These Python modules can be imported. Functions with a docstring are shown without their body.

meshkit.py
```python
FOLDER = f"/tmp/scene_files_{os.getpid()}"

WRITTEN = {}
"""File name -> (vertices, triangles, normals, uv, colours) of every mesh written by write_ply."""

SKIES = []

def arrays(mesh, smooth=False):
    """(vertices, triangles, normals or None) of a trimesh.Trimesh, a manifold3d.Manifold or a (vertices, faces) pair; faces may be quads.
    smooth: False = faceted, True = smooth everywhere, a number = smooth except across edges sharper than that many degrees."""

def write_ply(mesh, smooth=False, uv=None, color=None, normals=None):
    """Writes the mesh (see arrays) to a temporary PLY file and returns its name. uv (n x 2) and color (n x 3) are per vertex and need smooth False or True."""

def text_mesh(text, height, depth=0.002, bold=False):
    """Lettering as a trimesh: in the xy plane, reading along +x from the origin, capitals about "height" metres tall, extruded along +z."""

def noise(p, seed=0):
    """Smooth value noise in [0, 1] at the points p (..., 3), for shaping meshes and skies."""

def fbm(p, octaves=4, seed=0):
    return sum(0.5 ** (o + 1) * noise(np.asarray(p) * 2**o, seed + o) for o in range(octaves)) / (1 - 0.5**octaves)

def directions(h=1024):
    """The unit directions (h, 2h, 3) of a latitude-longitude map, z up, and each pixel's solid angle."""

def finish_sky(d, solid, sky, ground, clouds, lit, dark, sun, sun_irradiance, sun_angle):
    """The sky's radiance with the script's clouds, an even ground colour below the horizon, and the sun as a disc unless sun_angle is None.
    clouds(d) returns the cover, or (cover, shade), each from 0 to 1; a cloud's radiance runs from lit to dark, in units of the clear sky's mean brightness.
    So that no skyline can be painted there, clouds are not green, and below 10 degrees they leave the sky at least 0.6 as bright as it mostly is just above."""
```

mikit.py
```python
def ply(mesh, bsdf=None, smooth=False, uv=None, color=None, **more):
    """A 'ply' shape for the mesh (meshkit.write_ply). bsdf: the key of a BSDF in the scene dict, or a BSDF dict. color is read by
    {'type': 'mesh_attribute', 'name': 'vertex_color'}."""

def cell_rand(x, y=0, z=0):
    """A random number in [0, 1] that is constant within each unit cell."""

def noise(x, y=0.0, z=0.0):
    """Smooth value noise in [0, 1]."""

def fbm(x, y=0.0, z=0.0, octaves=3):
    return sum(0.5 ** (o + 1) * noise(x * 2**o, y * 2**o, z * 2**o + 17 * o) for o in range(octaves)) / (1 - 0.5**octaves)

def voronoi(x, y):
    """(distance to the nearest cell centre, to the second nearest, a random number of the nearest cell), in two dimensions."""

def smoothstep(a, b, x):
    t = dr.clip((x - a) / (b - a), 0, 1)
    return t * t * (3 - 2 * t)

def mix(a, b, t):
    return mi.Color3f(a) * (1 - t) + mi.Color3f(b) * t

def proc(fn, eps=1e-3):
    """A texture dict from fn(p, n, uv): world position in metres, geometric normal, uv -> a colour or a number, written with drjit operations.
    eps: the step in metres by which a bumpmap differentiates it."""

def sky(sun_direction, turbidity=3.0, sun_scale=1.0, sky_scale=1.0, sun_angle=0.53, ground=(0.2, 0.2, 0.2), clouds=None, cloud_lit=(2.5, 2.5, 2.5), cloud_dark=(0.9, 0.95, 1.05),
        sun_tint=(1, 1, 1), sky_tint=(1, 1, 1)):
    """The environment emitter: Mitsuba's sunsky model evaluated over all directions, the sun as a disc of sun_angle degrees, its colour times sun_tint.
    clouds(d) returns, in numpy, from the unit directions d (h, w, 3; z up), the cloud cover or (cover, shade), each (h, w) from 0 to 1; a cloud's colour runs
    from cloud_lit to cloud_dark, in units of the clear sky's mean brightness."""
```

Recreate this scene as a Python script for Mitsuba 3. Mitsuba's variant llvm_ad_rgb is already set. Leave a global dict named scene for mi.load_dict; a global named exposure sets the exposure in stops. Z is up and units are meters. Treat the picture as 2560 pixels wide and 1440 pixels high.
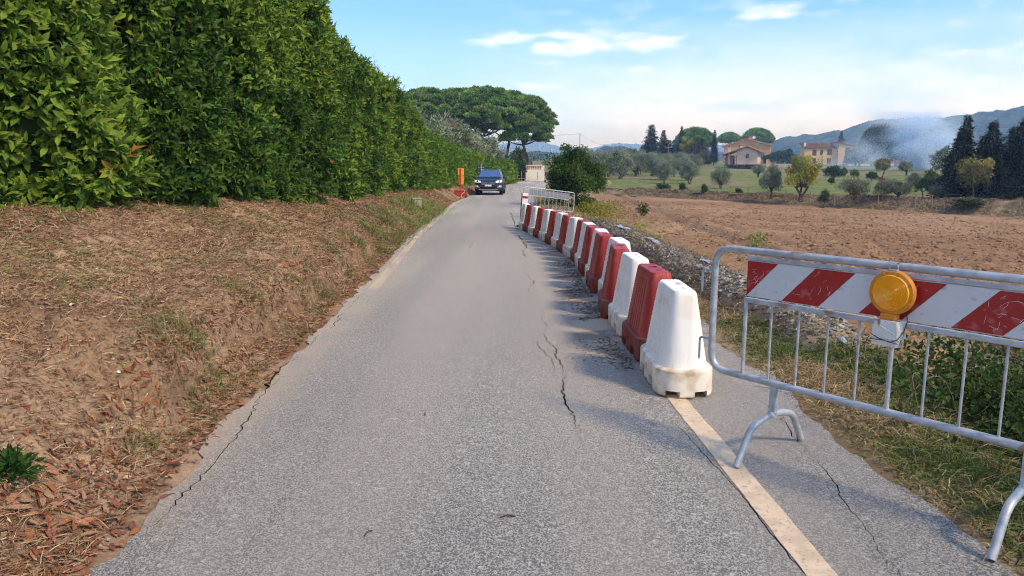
import math
import numpy as np, trimesh, manifold3d as m3, shapely, drjit as dr, mitsuba as mi, mikit, meshkit
from shapely.geometry import Polygon, LineString, box as sbox
from shapely.ops import unary_union
from scipy.interpolate import PchipInterpolator as Pchip

T = mi.ScalarTransform4f
PI = math.pi
scene, labels = {}, {}

# ---------------------------------------------------------------- camera, sky, exposure
PITCH = math.radians(9.7167)
EYE = [0.0, 0.0, 1.6]
scene['camera'] = {'type': 'perspective', 'fov': 67.99, 'fov_axis': 'x', 'near_clip': 0.05, 'far_clip': 20000.0,
                   'to_world': T().look_at(origin=EYE, target=[0, math.cos(PITCH), 1.6 - math.sin(PITCH)], up=[0, 0, 1]),
                   'medium': {'type': 'ref', 'id': 'haze_air'}}
SUN = [0.80, -0.60, 0.92]


def cloud_cover(d):
    """Broken fair-weather cloud: a pale veil low down, a few flat cumulus banks above it."""
    az, el = np.degrees(np.arctan2(d[..., 0], d[..., 1])), np.degrees(np.arcsin(np.clip(d[..., 2], -1, 1)))
    q = np.stack([az * 0.16, el * 0.55, az * 0 + 3.1], -1)
    rough = meshkit.fbm(q, 5, 3)
    fine = meshkit.fbm(q * 3.1 + 7, 4, 9)

    def bank(a, e, ra, re):
        u, v = (az - a) / ra, (el - e) / re
        v = np.where(v < 0, v * 1.5, v)
        return np.exp(-(u * u + v * v))
    shape = 0.0
    for a, e, ra, re, w in ((4.4, 7.6, 3.8, 1.25, 1.0), (8.6, 7.9, 4.8, 0.95, 1.0), (0.0, 8.3, 3.2, 0.7, 0.85), (9.0, 6.3, 1.8, 0.6, 0.7), (17.6, 9.7, 2.6, 0.75, 0.8), (18.0, 11.7, 3.0, 0.5, 0.75),
                            (30.0, 6.7, 5.0, 0.8, 0.95), (36.0, 6.3, 5.0, 0.9, 1.0), (5.0, 5.2, 6.0, 0.7, 0.7), (24.0, 5.6, 3.4, 0.5, 0.6), (12, 5.0, 7, 0.7, 0.65)):
        shape = np.maximum(shape, w * bank(a, e, ra, re))
    wisp = meshkit.fbm(np.stack([az * 0.55 + 2.0 * rough, el * 2.6 + fine, az * 0 + 8.0], -1), 5, 33)
    puff = np.clip((shape * (0.30 + 1.5 * rough) + 1.25 * (wisp - 0.5) * np.clip(shape * 3, 0, 1) - 0.24) * 1.35, 0, 1) * 0.88
    thin = np.clip((wisp - 0.50) * 1.8, 0, 0.45) * np.clip((12.5 - el) / 6, 0, 1) * np.clip((az + 4) / 10, 0, 1)
    veil = np.clip(1.35 - el / 7.4, 0, 1) * np.clip(0.90 + 1.5 * (rough - 0.42) + 0.6 * (fine - 0.5), 0, 1) * 0.95
    veil = veil * np.clip((az + 12) / 22, 0.35, 1)
    # the rest of the sky carries the same scattered cloud as the part in view
    far = np.clip((meshkit.fbm(np.stack([d[..., 0] * 3 / (d[..., 2] + 0.25), d[..., 1] * 3 / (d[..., 2] + 0.25), d[..., 2] * 0 + 5], -1), 5, 21) - 0.45) * 3.4, 0, 0.92)
    far = far * np.clip((np.abs(az) - 38) / 14 + np.clip((el - 19) / 8, 0, 1), 0, 1)
    cover = np.clip(np.maximum(np.maximum(puff, np.maximum(veil, thin)), far), 0, 1)
    shade = np.clip(0.55 - 0.9 * (fine - 0.35), 0, 0.55)
    return cover, shade


scene['daylight'] = mikit.sky(SUN, turbidity=3.0, sun_scale=0.36, sky_scale=1.40, sun_angle=9.0, ground=(0.16, 0.13, 0.09), sun_tint=(1.03, 1.0, 0.88), sky_tint=(0.49, 0.69, 0.93),
                              clouds=cloud_cover, cloud_lit=(2.55, 2.55, 2.6), cloud_dark=(1.95, 2.0, 2.15))
exposure = 2.7


# ---------------------------------------------------------------- helpers
def add(key, mesh, bsdf, label=None, category=None, group=None, kind=None, smooth=False, to=None, color=None):
    base, n = key, 0
    while key in scene:
        n += 1
        key = '%s_%03d' % (base, n)
    if isinstance(mesh, dict):
        d = {k: v for k, v in mesh.items() if k != 'to_world'}
        d['bsdf'] = {'type': 'ref', 'id': bsdf}
    else:
        d = mikit.ply(mesh, bsdf, smooth=smooth, color=color)
    if to is not None:
        d['to_world'] = to
    scene[key] = d
    say(key, label, category, group, kind)
    return key


def say(key, label=None, category=None, group=None, kind=None):
    e = {k: v for k, v in (('label', label), ('category', category), ('group', group), ('kind', kind)) if v}
    if e:
        labels[key] = {**labels.get(key, {}), **e}


TAKEN = set()


def thing(name, label, category, group=None, kind=None):
    key, n = name, 0
    while key in TAKEN or key in scene:
        n += 1
        key = '%s_%03d' % (name, n)
    TAKEN.add(key)
    say(key, label, category, group, kind)
    return key


def place(x, y, z, rz=0.0, s=1.0, rx=0.0, ry=0.0):
    m = T().translate([float(x), float(y), float(z)]).rotate([0, 0, 1], float(rz))
    if rx: m = m.rotate([1, 0, 0], float(rx))
    if ry: m = m.rotate([0, 1, 0], float(ry))
    s = [s, s, s] if np.isscalar(s) else s
    return m.scale([float(v) for v in s])


def norm(a):
    a = np.asarray(a, float)
    return a / np.maximum(np.linalg.norm(a, axis=-1, keepdims=True), 1e-12)


def frame(p):
    """Tangents and two steady cross directions along a polyline."""
    t = norm(np.gradient(p, axis=0))
    a = np.zeros_like(t)
    ref = np.array([0, 0, 1.0]) if abs(t[0, 2]) < 0.9 else np.array([1.0, 0, 0])
    for i in range(len(p)):
        ref = ref - t[i] * (ref @ t[i])
        ref = ref / np.linalg.norm(ref)
        a[i] = ref
    return t, a, np.cross(t, a)


def tube(pts, r, sides=8, cap=True):
    p = np.asarray(pts, float)
    r = np.broadcast_to(np.asarray(r, float), (len(p),))
    t, a, b = frame(p)
    ang = np.arange(sides) * 2 * PI / sides
    v = (p[:, None] + r[:, None, None] * (np.cos(ang)[None, :, None] * a[:, None] + np.sin(ang)[None, :, None] * b[:, None])).reshape(-1, 3)
    i, j = np.meshgrid(np.arange(len(p) - 1), np.arange(sides), indexing='ij')
    q = np.stack([i * sides + j, i * sides + (j + 1) % sides, (i + 1) * sides + (j + 1) % sides, (i + 1) * sides + j], -1).reshape(-1, 4)
    f = np.vstack([q[:, [0, 1, 2]], q[:, [0, 2, 3]]])
    if cap:
        n = len(v)
        v = np.vstack([v, p[:1], p[-1:]])
        j = np.arange(sides)
        f = np.vstack([f, np.stack([j * 0 + n, (j + 1) % sides, j], 1), np.stack([j * 0 + n + 1, (len(p) - 1) * sides + j, (len(p) - 1) * sides + (j + 1) % sides], 1)])
    return v, f


def bend(pts, r, n=6):
    """A polyline with its corners rounded to radius r."""
    p = np.asarray(pts, float)
    out = [p[0]]
    for i in range(1, len(p) - 1):
        a, b = norm(p[i - 1] - p[i]), norm(p[i + 1] - p[i])
        s = p[i] + a * r
        e = p[i] + b * r
        for k in np.linspace(0, 1, n):
            out.append((1 - k) ** 2 * s + 2 * k * (1 - k) * p[i] + k * k * e)
    out.append(p[-1])
    return np.array(out)


def cat(*ms):
    V, F, n = [], [], 0
    for m in ms:
        if hasattr(m, 'to_mesh'):
            q = m.to_mesh()
            m = (np.asarray(q.vert_properties)[:, :3], np.asarray(q.tri_verts))
        elif isinstance(m, trimesh.Trimesh):
            m = (m.vertices, m.faces)
        v, f = np.asarray(m[0], float), np.asarray(m[1], int)
        if f.shape[1] == 4:
            f = np.vstack([f[:, [0, 1, 2]], f[:, [0, 2, 3]]])
        V.append(v); F.append(f + n); n += len(v)
    return np.vstack(V), np.vstack(F)


def bx(x0, x1, y0, y1, z0, z1, c=0.0):
    """A box, its edges chamfered by c."""
    if c <= 0:
        v = np.array([[x, y, z] for x in (x0, x1) for y in (y0, y1) for z in (z0, z1)], float)
        return v, np.array([[0, 1, 3], [0, 3, 2], [4, 6, 7], [4, 7, 5], [0, 4, 5], [0, 5, 1], [2, 3, 7], [2, 7, 6], [0, 2, 6], [0, 6, 4], [1, 5, 7], [1, 7, 3]])
    pts = []
    for x, sx in ((x0, 1), (x1, -1)):
        for y, sy in ((y0, 1), (y1, -1)):
            for z, sz in ((z0, 1), (z1, -1)):
                pts += [[x, y + sy * c, z + sz * c], [x + sx * c, y, z + sz * c], [x + sx * c, y + sy * c, z]]
    h = trimesh.convex.convex_hull(np.array(pts))
    return np.array(h.vertices), np.array(h.faces)


def moved(m, M):
    v, f = cat(m)
    M = np.asarray(M.matrix if hasattr(M, 'matrix') else M, float)
    return v @ M[:3, :3].T + M[:3, 3], f


def prism(poly, axis, a, b):
    """Extrudes a 2-D polygon (list) between a and b along axis 0/1/2; the polygon's coordinates are the other two in order."""
    g = trimesh.creation.extrude_polygon(Polygon(poly) if not isinstance(poly, Polygon) else poly, 1.0, engine='earcut')
    v = np.array(g.vertices)
    w = np.zeros_like(v)
    o = [k for k in range(3) if k != axis]
    w[:, o[0]], w[:, o[1]], w[:, axis] = v[:, 0], v[:, 1], a + (b - a) * v[:, 2]
    return w, np.array(g.faces)


def lathe(profile, sides=24):
    p = np.asarray(profile, float)
    ang = np.arange(sides) * 2 * PI / sides
    v = np.stack([p[:, None, 0] * np.cos(ang), p[:, None, 0] * np.sin(ang), np.broadcast_to(p[:, None, 1], (len(p), sides))], -1).reshape(-1, 3)
    i, j = np.meshgrid(np.arange(len(p) - 1), np.arange(sides), indexing='ij')
    q = np.stack([i * sides + j, i * sides + (j + 1) % sides, (i + 1) * sides + (j + 1) % sides, (i + 1) * sides + j], -1).reshape(-1, 4)
    return v, np.vstack([q[:, [0, 1, 2]], q[:, [0, 2, 3]]])


def loft(rings, cap=True):
    r = np.asarray(rings, float)
    n, k = r.shape[:2]
    v = r.reshape(-1, 3)
    i, j = np.meshgrid(np.arange(n - 1), np.arange(k), indexing='ij')
    q = np.stack([i * k + j, i * k + (j + 1) % k, (i + 1) * k + (j + 1) % k, (i + 1) * k + j], -1).reshape(-1, 4)
    f = [q[:, [0, 1, 2]], q[:, [0, 2, 3]]]
    if cap:
        v = np.vstack([v, r[0].mean(0), r[-1].mean(0)])
        j = np.arange(k)
        f += [np.stack([j * 0 + n * k, (j + 1) % k, j], 1), np.stack([j * 0 + n * k + 1, (n - 1) * k + j, (n - 1) * k + (j + 1) % k], 1)]
    return v, np.vstack(f)


def manifold(m):
    v, f = cat(m)
    return m3.Manifold(m3.Mesh(np.ascontiguousarray(v, np.float32), np.ascontiguousarray(f, np.uint32)))


def rrect(w, l, r, n=8):
    """Outline of a rounded rectangle, w along x, l along y, counter-clockwise."""
    out = []
    for cx, cy, a0 in ((w / 2 - r, l / 2 - r, 0), (-w / 2 + r, l / 2 - r, 90), (-w / 2 + r, -l / 2 + r, 180), (w / 2 - r, -l / 2 + r, 270)):
        for a in np.radians(np.linspace(a0, a0 + 90, n)):
            out.append([cx + r * math.cos(a), cy + r * math.sin(a)])
    return np.array(out)


def grid(xs, ys, h):
    X, Y = np.meshgrid(xs, ys, indexing='ij')
    return sheet(X, Y, h(X, Y))


def sheet(X, Y, Z):
    n, m = X.shape
    v = np.stack([X, Y, Z], -1).reshape(-1, 3)
    i, j = np.meshgrid(np.arange(n - 1), np.arange(m - 1), indexing='ij')
    q = np.stack([i * m + j, (i + 1) * m + j, (i + 1) * m + j + 1, i * m + j + 1], -1).reshape(-1, 4)
    return v, q


def fb(x, y, s=1.0, o=4, seed=0, z=0.0):
    x, y = np.broadcast_arrays(np.asarray(x, float), np.asarray(y, float))
    return meshkit.fbm(np.stack([x * s, y * s, x * 0 + z], -1), o, seed)


def rand_dirs(rng, n):
    return norm(rng.normal(size=(n, 3)))


def pick(rng, palette, n, jitter=0.18):
    pal = np.array(palette, float)
    c = pal[rng.integers(0, len(pal), n)]
    return np.clip(c * (1 + jitter * rng.normal(size=(n, 1))) * (1 + 0.06 * rng.normal(size=(n, 3))), 0.004, 0.95)


def leaves(P, D, N, L, W, C, fold=0.25, rich=True):
    """One bent leaf per row: base P, direction D, face normal N, length L, width W, colour C -> vertices, triangles, vertex colours."""
    n = len(P)
    D = norm(D)
    S = norm(np.cross(D, N))
    N = np.cross(S, D)
    L, W = np.broadcast_to(L, (n,))[:, None], np.broadcast_to(W, (n,))[:, None]
    if rich:
        mid = P + D * L * 0.45 - N * W * fold
        v = np.stack([P, mid + S * W * 0.5 + N * W * fold, mid, mid - S * W * 0.5 + N * W * fold, P + D * L - N * L * 0.12], 1)
        f = np.array([[0, 2, 1], [0, 3, 2], [1, 2, 4], [2, 3, 4]])
    else:
        mid = P + D * L * 0.5
        v = np.stack([P, mid + S * W * 0.5, P + D * L, mid - S * W * 0.5], 1)
        f = np.array([[0, 2, 1], [0, 3, 2]])
    k = v.shape[1]
    F = (f[None] + (np.arange(n) * k)[:, None, None]).reshape(-1, 3)
    return v.reshape(-1, 3), F, np.repeat(C, k, 0)


def leaves8(P, D, N, L, W, C):
    """Rounder leaves: two cross rows, folded along the midrib and curling down at the tip."""
    n = len(P)
    D = norm(D)
    S = norm(np.cross(D, N))
    N = np.cross(S, D)
    L, W = np.broadcast_to(L, (n,))[:, None], np.broadcast_to(W, (n,))[:, None]
    a, b = P + D * L * 0.28 + N * L * 0.02, P + D * L * 0.66 - N * L * 0.01
    v = np.stack([P, a + S * W * 0.44 + N * W * 0.10, a, a - S * W * 0.44 + N * W * 0.10, b + S * W * 0.42 + N * W * 0.08, b, b - S * W * 0.42 + N * W * 0.08, P + D * L - N * L * 0.10], 1)
    f = np.array([[0, 2, 1], [0, 3, 2], [1, 2, 5], [1, 5, 4], [2, 3, 6], [2, 6, 5], [4, 5, 7], [5, 6, 7]])
    return v.reshape(-1, 3), (f[None] + (np.arange(n) * 8)[:, None, None]).reshape(-1, 3), np.repeat(C, 8, 0)


def blades(P, D, L, W, C, droop=0.35, rng=None):
    """Grass blades: a three-triangle curved strip each."""
    n = len(P)
    D = norm(D)
    S = norm(np.cross(D, rand_dirs(rng, n)))
    L, W = np.broadcast_to(L, (n,))[:, None], np.broadcast_to(W, (n,))[:, None]
    out = norm(D * [1, 1, 0] + 1e-6)
    m = P + D * L * 0.55
    e = P + norm(D + out * droop - np.array([0, 0, 1]) * droop * 0.6) * L
    v = np.stack([P - S * W / 2, P + S * W / 2, m - S * W * 0.38, m + S * W * 0.38, e], 1)
    f = np.array([[0, 1, 2], [1, 3, 2], [2, 3, 4]])
    return v.reshape(-1, 3), (f[None] + (np.arange(n) * 5)[:, None, None]).reshape(-1, 3), np.repeat(C, 5, 0)


def join3(parts):
    V, F, C, n = [], [], [], 0
    for v, f, c in parts:
        V.append(v); F.append(f + n); C.append(c); n += len(v)
    return np.vstack(V), np.vstack(F), np.vstack(C)


# ---------------------------------------------------------------- materials
def rgb(c):
    return {'type': 'rgb', 'value': [float(v) for v in c]}


def surf(color, rough=0.6, spec=0.4, two=True, **more):
    b = {'type': 'principled', 'base_color': color if isinstance(color, dict) else rgb(color), 'roughness': rough, 'specular': spec, **more}
    return {'type': 'twosided', 'bsdf': b} if two else b


def matte(color):
    return {'type': 'twosided', 'bsdf': {'type': 'diffuse', 'reflectance': color if isinstance(color, dict) else rgb(color)}}


VC = {'type': 'mesh_attribute', 'name': 'vertex_color'}
proc, nz, fbm, vor, sst, mix = mikit.proc, mikit.noise, mikit.fbm, mikit.voronoi, mikit.smoothstep, mikit.mix

scene['haze_air'] = {'type': 'homogeneous', 'albedo': {'type': 'rgb', 'value': [0.92, 0.95, 0.99]}, 'sigma_t': {'type': 'rgb', 'value': [0.00016, 0.00025, 0.00042]}}


def asphalt_color(p, n, uv):
    d, d2, r = vor(p.x * 150.0, p.y * 150.0)
    d3, d4, r2 = vor(p.x * 62.0 + 9.0, p.y * 62.0)
    stone = mix((0.105, 0.098, 0.092), (0.41, 0.385, 0.36), sst(0.1, 1.0, r) * 0.85 + 0.15 * r2)
    stone = mix(stone, (0.62, 0.59, 0.55), sst(0.95, 0.98, r2) * 0.4)
    tar = sst(0.0, 0.16, d2 - d)
    c = mix((0.085, 0.079, 0.074), stone, tar * 0.75 + 0.25)
    big = fbm(p.x * 0.55, p.y * 0.16, 2.0, 3)
    c = c * mix((0.90, 0.915, 0.915), (1.17, 1.175, 1.14), sst(0.3, 0.7, big))
    lane = fbm(p.x * 2.3, p.y * 0.12, 5.0, 3)
    c = mix(c, (0.34, 0.295, 0.255), 0.35 * sst(0.40, 0.72, lane))
    mud = fbm(p.x * 3.0, p.y * 2.2, 8.0, 4)
    edge = sst(-1.25, -1.85, p.x + 0.25 * (mud - 0.5)) * sst(20.0, 2.0, p.y)
    c = mix(c, (0.40, 0.31, 0.22), 0.6 * edge * sst(0.25, 0.6, mud))
    splash = sst(0.45, 0.85, p.x + 0.5 * (mud - 0.5)) * sst(5.3, 6.6, p.y) * sst(19.0, 15.0, p.y)
    streak = sst(0.45, 0.62, fbm(p.x * 1.2, p.y * 7.0 - p.x * 3.0, 1.0, 4))
    c = mix(c, mix((0.15, 0.11, 0.075), (0.42, 0.34, 0.26), streak), 0.75 * splash * sst(0.3, 0.55, mud))
    return c


def soil_color(p, n, uv):
    a = fbm(p.x * 1.1, p.y * 1.1, p.z * 1.1, 4)
    b = fbm(p.x * 9.0, p.y * 9.0, p.z * 9.0, 4)
    g = nz(p.x * 70.0, p.y * 70.0, p.z * 70.0)
    c = mix((0.25, 0.158, 0.098), (0.39, 0.262, 0.165), sst(0.3, 0.7, a))
    c = mix(c, (0.155, 0.092, 0.06), 0.75 * sst(0.5, 0.72, b))
    return c * (0.75 + 0.5 * g)


def verge_color(p, n, uv):
    a = fbm(p.x * 1.5, p.y * 1.5, p.z, 4)
    b = fbm(p.x * 12.0, p.y * 12.0, p.z * 12.0, 3)
    c = mix((0.20, 0.145, 0.085), (0.33, 0.25, 0.155), sst(0.3, 0.7, a))
    return mix(c, (0.10, 0.075, 0.045), 0.7 * sst(0.5, 0.7, b))


def field_color(p, n, uv):
    a = fbm(p.x * 0.12, p.y * 0.12, 1.0, 4)
    b = fbm(p.x * 2.6, p.y * 2.6, 2.0, 4)
    g = nz(p.x * 23.0, p.y * 23.0, p.z * 23.0)
    c = mix((0.285, 0.172, 0.102), (0.36, 0.23, 0.142), sst(0.3, 0.7, a))
    c = mix(c, (0.235, 0.135, 0.080), 0.5 * sst(0.5, 0.75, b))
    c = mix(c, (0.40, 0.27, 0.165), 0.5 * sst(0.62, 0.8, fbm(p.x * 5.1, p.y * 5.1, 7.0, 3)))
    return c * (0.8 + 0.4 * g)


def lawn_color(p, n, uv):
    a = fbm(p.x * 0.09, p.y * 0.09, 1.0, 4)
    b = fbm(p.x * 0.9, p.y * 0.9, 2.0, 4)
    c = mix((0.135, 0.175, 0.06), (0.215, 0.225, 0.09), sst(0.3, 0.7, b))
    return mix(c, (0.25, 0.205, 0.125), 0.85 * sst(0.50, 0.64, a))


def ground_color(p, n, uv):
    a = fbm(p.x * 0.02, p.y * 0.02, 1.0, 4)
    b = fbm(p.x * 0.3, p.y * 0.3, 2.0, 4)
    c = mix((0.10, 0.115, 0.045), (0.22, 0.185, 0.10), sst(0.35, 0.65, a))
    return mix(c, (0.07, 0.09, 0.035), 0.6 * sst(0.45, 0.7, b))


def hill_color(p, n, uv):
    a = fbm(p.x * 0.012, p.y * 0.012, 1.0, 4)
    b = nz(p.x * 0.11, p.y * 0.11, p.z * 0.11)
    c = mix((0.020, 0.036, 0.018), (0.045, 0.066, 0.030), sst(0.3, 0.7, b))
    return mix(c, (0.07, 0.085, 0.04), 0.5 * sst(0.55, 0.7, a))


def line_color(p, n, uv):
    g = nz(p.x * 95.0, p.y * 95.0)
    w = fbm(p.x * 14.0, p.y * 14.0, 3.0, 4)
    c = mix((0.56, 0.435, 0.30), (0.68, 0.535, 0.385), sst(0.3, 0.7, w))
    c = mix(c, (0.26, 0.225, 0.19), 0.6 * sst(0.74, 0.95, g))
    return mix(c, (0.32, 0.27, 0.22), 0.5 * sst(0.66, 0.78, w))


def old_line_color(p, n, uv):
    g = nz(p.x * 60.0, p.y * 60.0)
    w = fbm(p.x * 6.0, p.y * 2.0, 3.0, 4)
    c = mix((0.40, 0.32, 0.235), (0.46, 0.375, 0.28), w)
    return mix(c, (0.30, 0.26, 0.225), sst(0.40, 0.60, w + 0.35 * (g - 0.5)))


def galvanised(p, n, uv):
    a = nz(p.x * 26.0, p.y * 26.0, p.z * 26.0)
    b = fbm(p.x * 90.0, p.y * 90.0, p.z * 90.0, 2)
    c = mix((0.34, 0.37, 0.41), (0.50, 0.53, 0.57), sst(0.25, 0.75, a * 0.6 + b * 0.4))
    r = fbm(p.x * 7.0, p.y * 7.0, p.z * 7.0, 4)
    return mix(c, (0.24, 0.12, 0.06), 0.7 * sst(0.70, 0.78, r))


def white_plastic(p, n, uv):
    s = fbm(p.x * 26.0, p.y * 26.0, p.z * 5.0, 4)
    b = fbm(p.x * 5.0, p.y * 5.0, p.z * 5.0, 3)
    c = mix((0.83, 0.81, 0.77), (0.77, 0.73, 0.66), sst(0.5, 0.75, b))
    return mix(c, (0.50, 0.42, 0.31), 0.35 * sst(0.64, 0.76, s))


def white_plastic_dirty(p, n, uv):
    s = fbm(p.x * 15.0, p.y * 15.0, p.z * 11.0, 4)
    c = mix((0.78, 0.73, 0.64), (0.66, 0.56, 0.43), sst(0.38, 0.62, s))
    return mix(c, (0.38, 0.29, 0.18), 0.6 * sst(0.60, 0.74, s))


def red_plastic(p, n, uv):
    b = fbm(p.x * 6.0, p.y * 6.0, p.z * 4.0, 4)
    c = mix((0.300, 0.021, 0.020), (0.37, 0.042, 0.036), sst(0.3, 0.7, b))
    return mix(c, (0.34, 0.17, 0.13), 0.35 * sst(0.62, 0.76, fbm(p.x * 30.0, p.y * 30.0, p.z * 6.0, 3)))


def red_plastic_dirty(p, n, uv):
    s = fbm(p.x * 15.0, p.y * 15.0, p.z * 11.0, 4)
    return mix((0.25, 0.024, 0.021), (0.17, 0.085, 0.055), 0.85 * sst(0.42, 0.66, s))


def board_white(p, n, uv):
    s = fbm(p.x * 22.0, p.y * 22.0, p.z * 30.0, 4)
    return mix((0.58, 0.60, 0.63), (0.38, 0.38, 0.38), 0.6 * sst(0.69, 0.76, s))


def board_red(p, n, uv):
    s = fbm(p.x * 22.0, p.y * 22.0, p.z * 24.0, 4)
    return mix((0.33, 0.020, 0.018), (0.42, 0.10, 0.09), 0.7 * sst(0.62, 0.72, s))


def lamp_box_color(p, n, uv):
    r = fbm(p.x * 30.0, p.y * 30.0, p.z * 9.0, 4)
    return mix((0.62, 0.62, 0.60), (0.34, 0.15, 0.05), sst(0.60, 0.70, r))


def stucco(base, spot):
    def fn(p, n, uv):
        a = fbm(p.x * 0.7, p.y * 0.7, p.z * 0.7, 4)
        return mix(base, spot, 0.7 * sst(0.35, 0.75, a))
    return fn


def tile_color(p, n, uv):
    a = nz(p.x * 2.6, p.y * 2.6, p.z * 2.6)
    return mix((0.20, 0.095, 0.06), (0.33, 0.18, 0.12), a)


def concrete_color(p, n, uv):
    a = fbm(p.x * 6.0, p.y * 6.0, p.z * 6.0, 4)
    return mix((0.30, 0.27, 0.22), (0.50, 0.46, 0.39), a)


def bark_color(p, n, uv):
    a = fbm(p.x * 5.0, p.y * 5.0, p.z * 1.6, 4)
    return mix((0.07, 0.052, 0.038), (0.17, 0.13, 0.10), sst(0.3, 0.7, a))


def crack_color(p, n, uv):
    return mix((0.03, 0.025, 0.02), (0.10, 0.075, 0.05), fbm(p.x * 30.0, p.y * 30.0, 1.0, 3))


for k, fn in dict(soil=soil_color, verge_soil=verge_color, field_soil=field_color, lawn_turf=lawn_color, land=ground_color, wooded=hill_color,
                  tile=tile_color, concrete=concrete_color, bark=bark_color, crack_dirt=crack_color,
                  pink_stucco=stucco((0.66, 0.50, 0.40), (0.56, 0.41, 0.32)), orange_stucco=stucco((0.62, 0.37, 0.18), (0.52, 0.30, 0.15)),
                  salmon_stucco=stucco((0.62, 0.42, 0.30), (0.52, 0.34, 0.24)),
                  yellow_stucco=stucco((0.66, 0.47, 0.26), (0.56, 0.38, 0.20)), cream_paint=stucco((0.74, 0.69, 0.60), (0.64, 0.58, 0.48)),
                  stone_wall=stucco((0.42, 0.40, 0.36), (0.28, 0.26, 0.23))).items():
    scene[k] = matte(proc(fn))
scene['asphalt'] = surf(proc(asphalt_color), 0.85, 0.25)
scene['line_paint'] = surf(proc(line_color), 0.8, 0.25)
scene['old_line_paint'] = surf(proc(old_line_color), 0.85, 0.2)
scene['galvanised'] = surf(proc(galvanised), 0.48, 0.5, metallic=0.35)
scene['white_plastic'] = surf(proc(white_plastic), 0.42, 0.4)
scene['white_plastic_dirty'] = surf(proc(white_plastic_dirty), 0.6, 0.3)
scene['red_plastic'] = surf(proc(red_plastic), 0.45, 0.4)
scene['red_plastic_dirty'] = surf(proc(red_plastic_dirty), 0.6, 0.3)
scene['board_white'] = surf(proc(board_white), 0.4, 0.4)
scene['board_red'] = surf(proc(board_red), 0.4, 0.4)
scene['lamp_box'] = surf(proc(lamp_box_color), 0.6, 0.3)
scene['amber'] = surf((0.84, 0.37, 0.012), 0.22, 0.6, clearcoat=0.6, clearcoat_gloss=0.85)
scene['amber_rim'] = surf((0.62, 0.22, 0.012), 0.35, 0.5)
scene['leaf'] = {'type': 'principledthin', 'base_color': VC, 'roughness': 0.36, 'diff_trans': 0.45, 'spec_trans': 0.0, 'eta': 1.45}
scene['dull_leaf'] = matte(VC)
scene['twig'] = matte((0.055, 0.075, 0.030))
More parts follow.
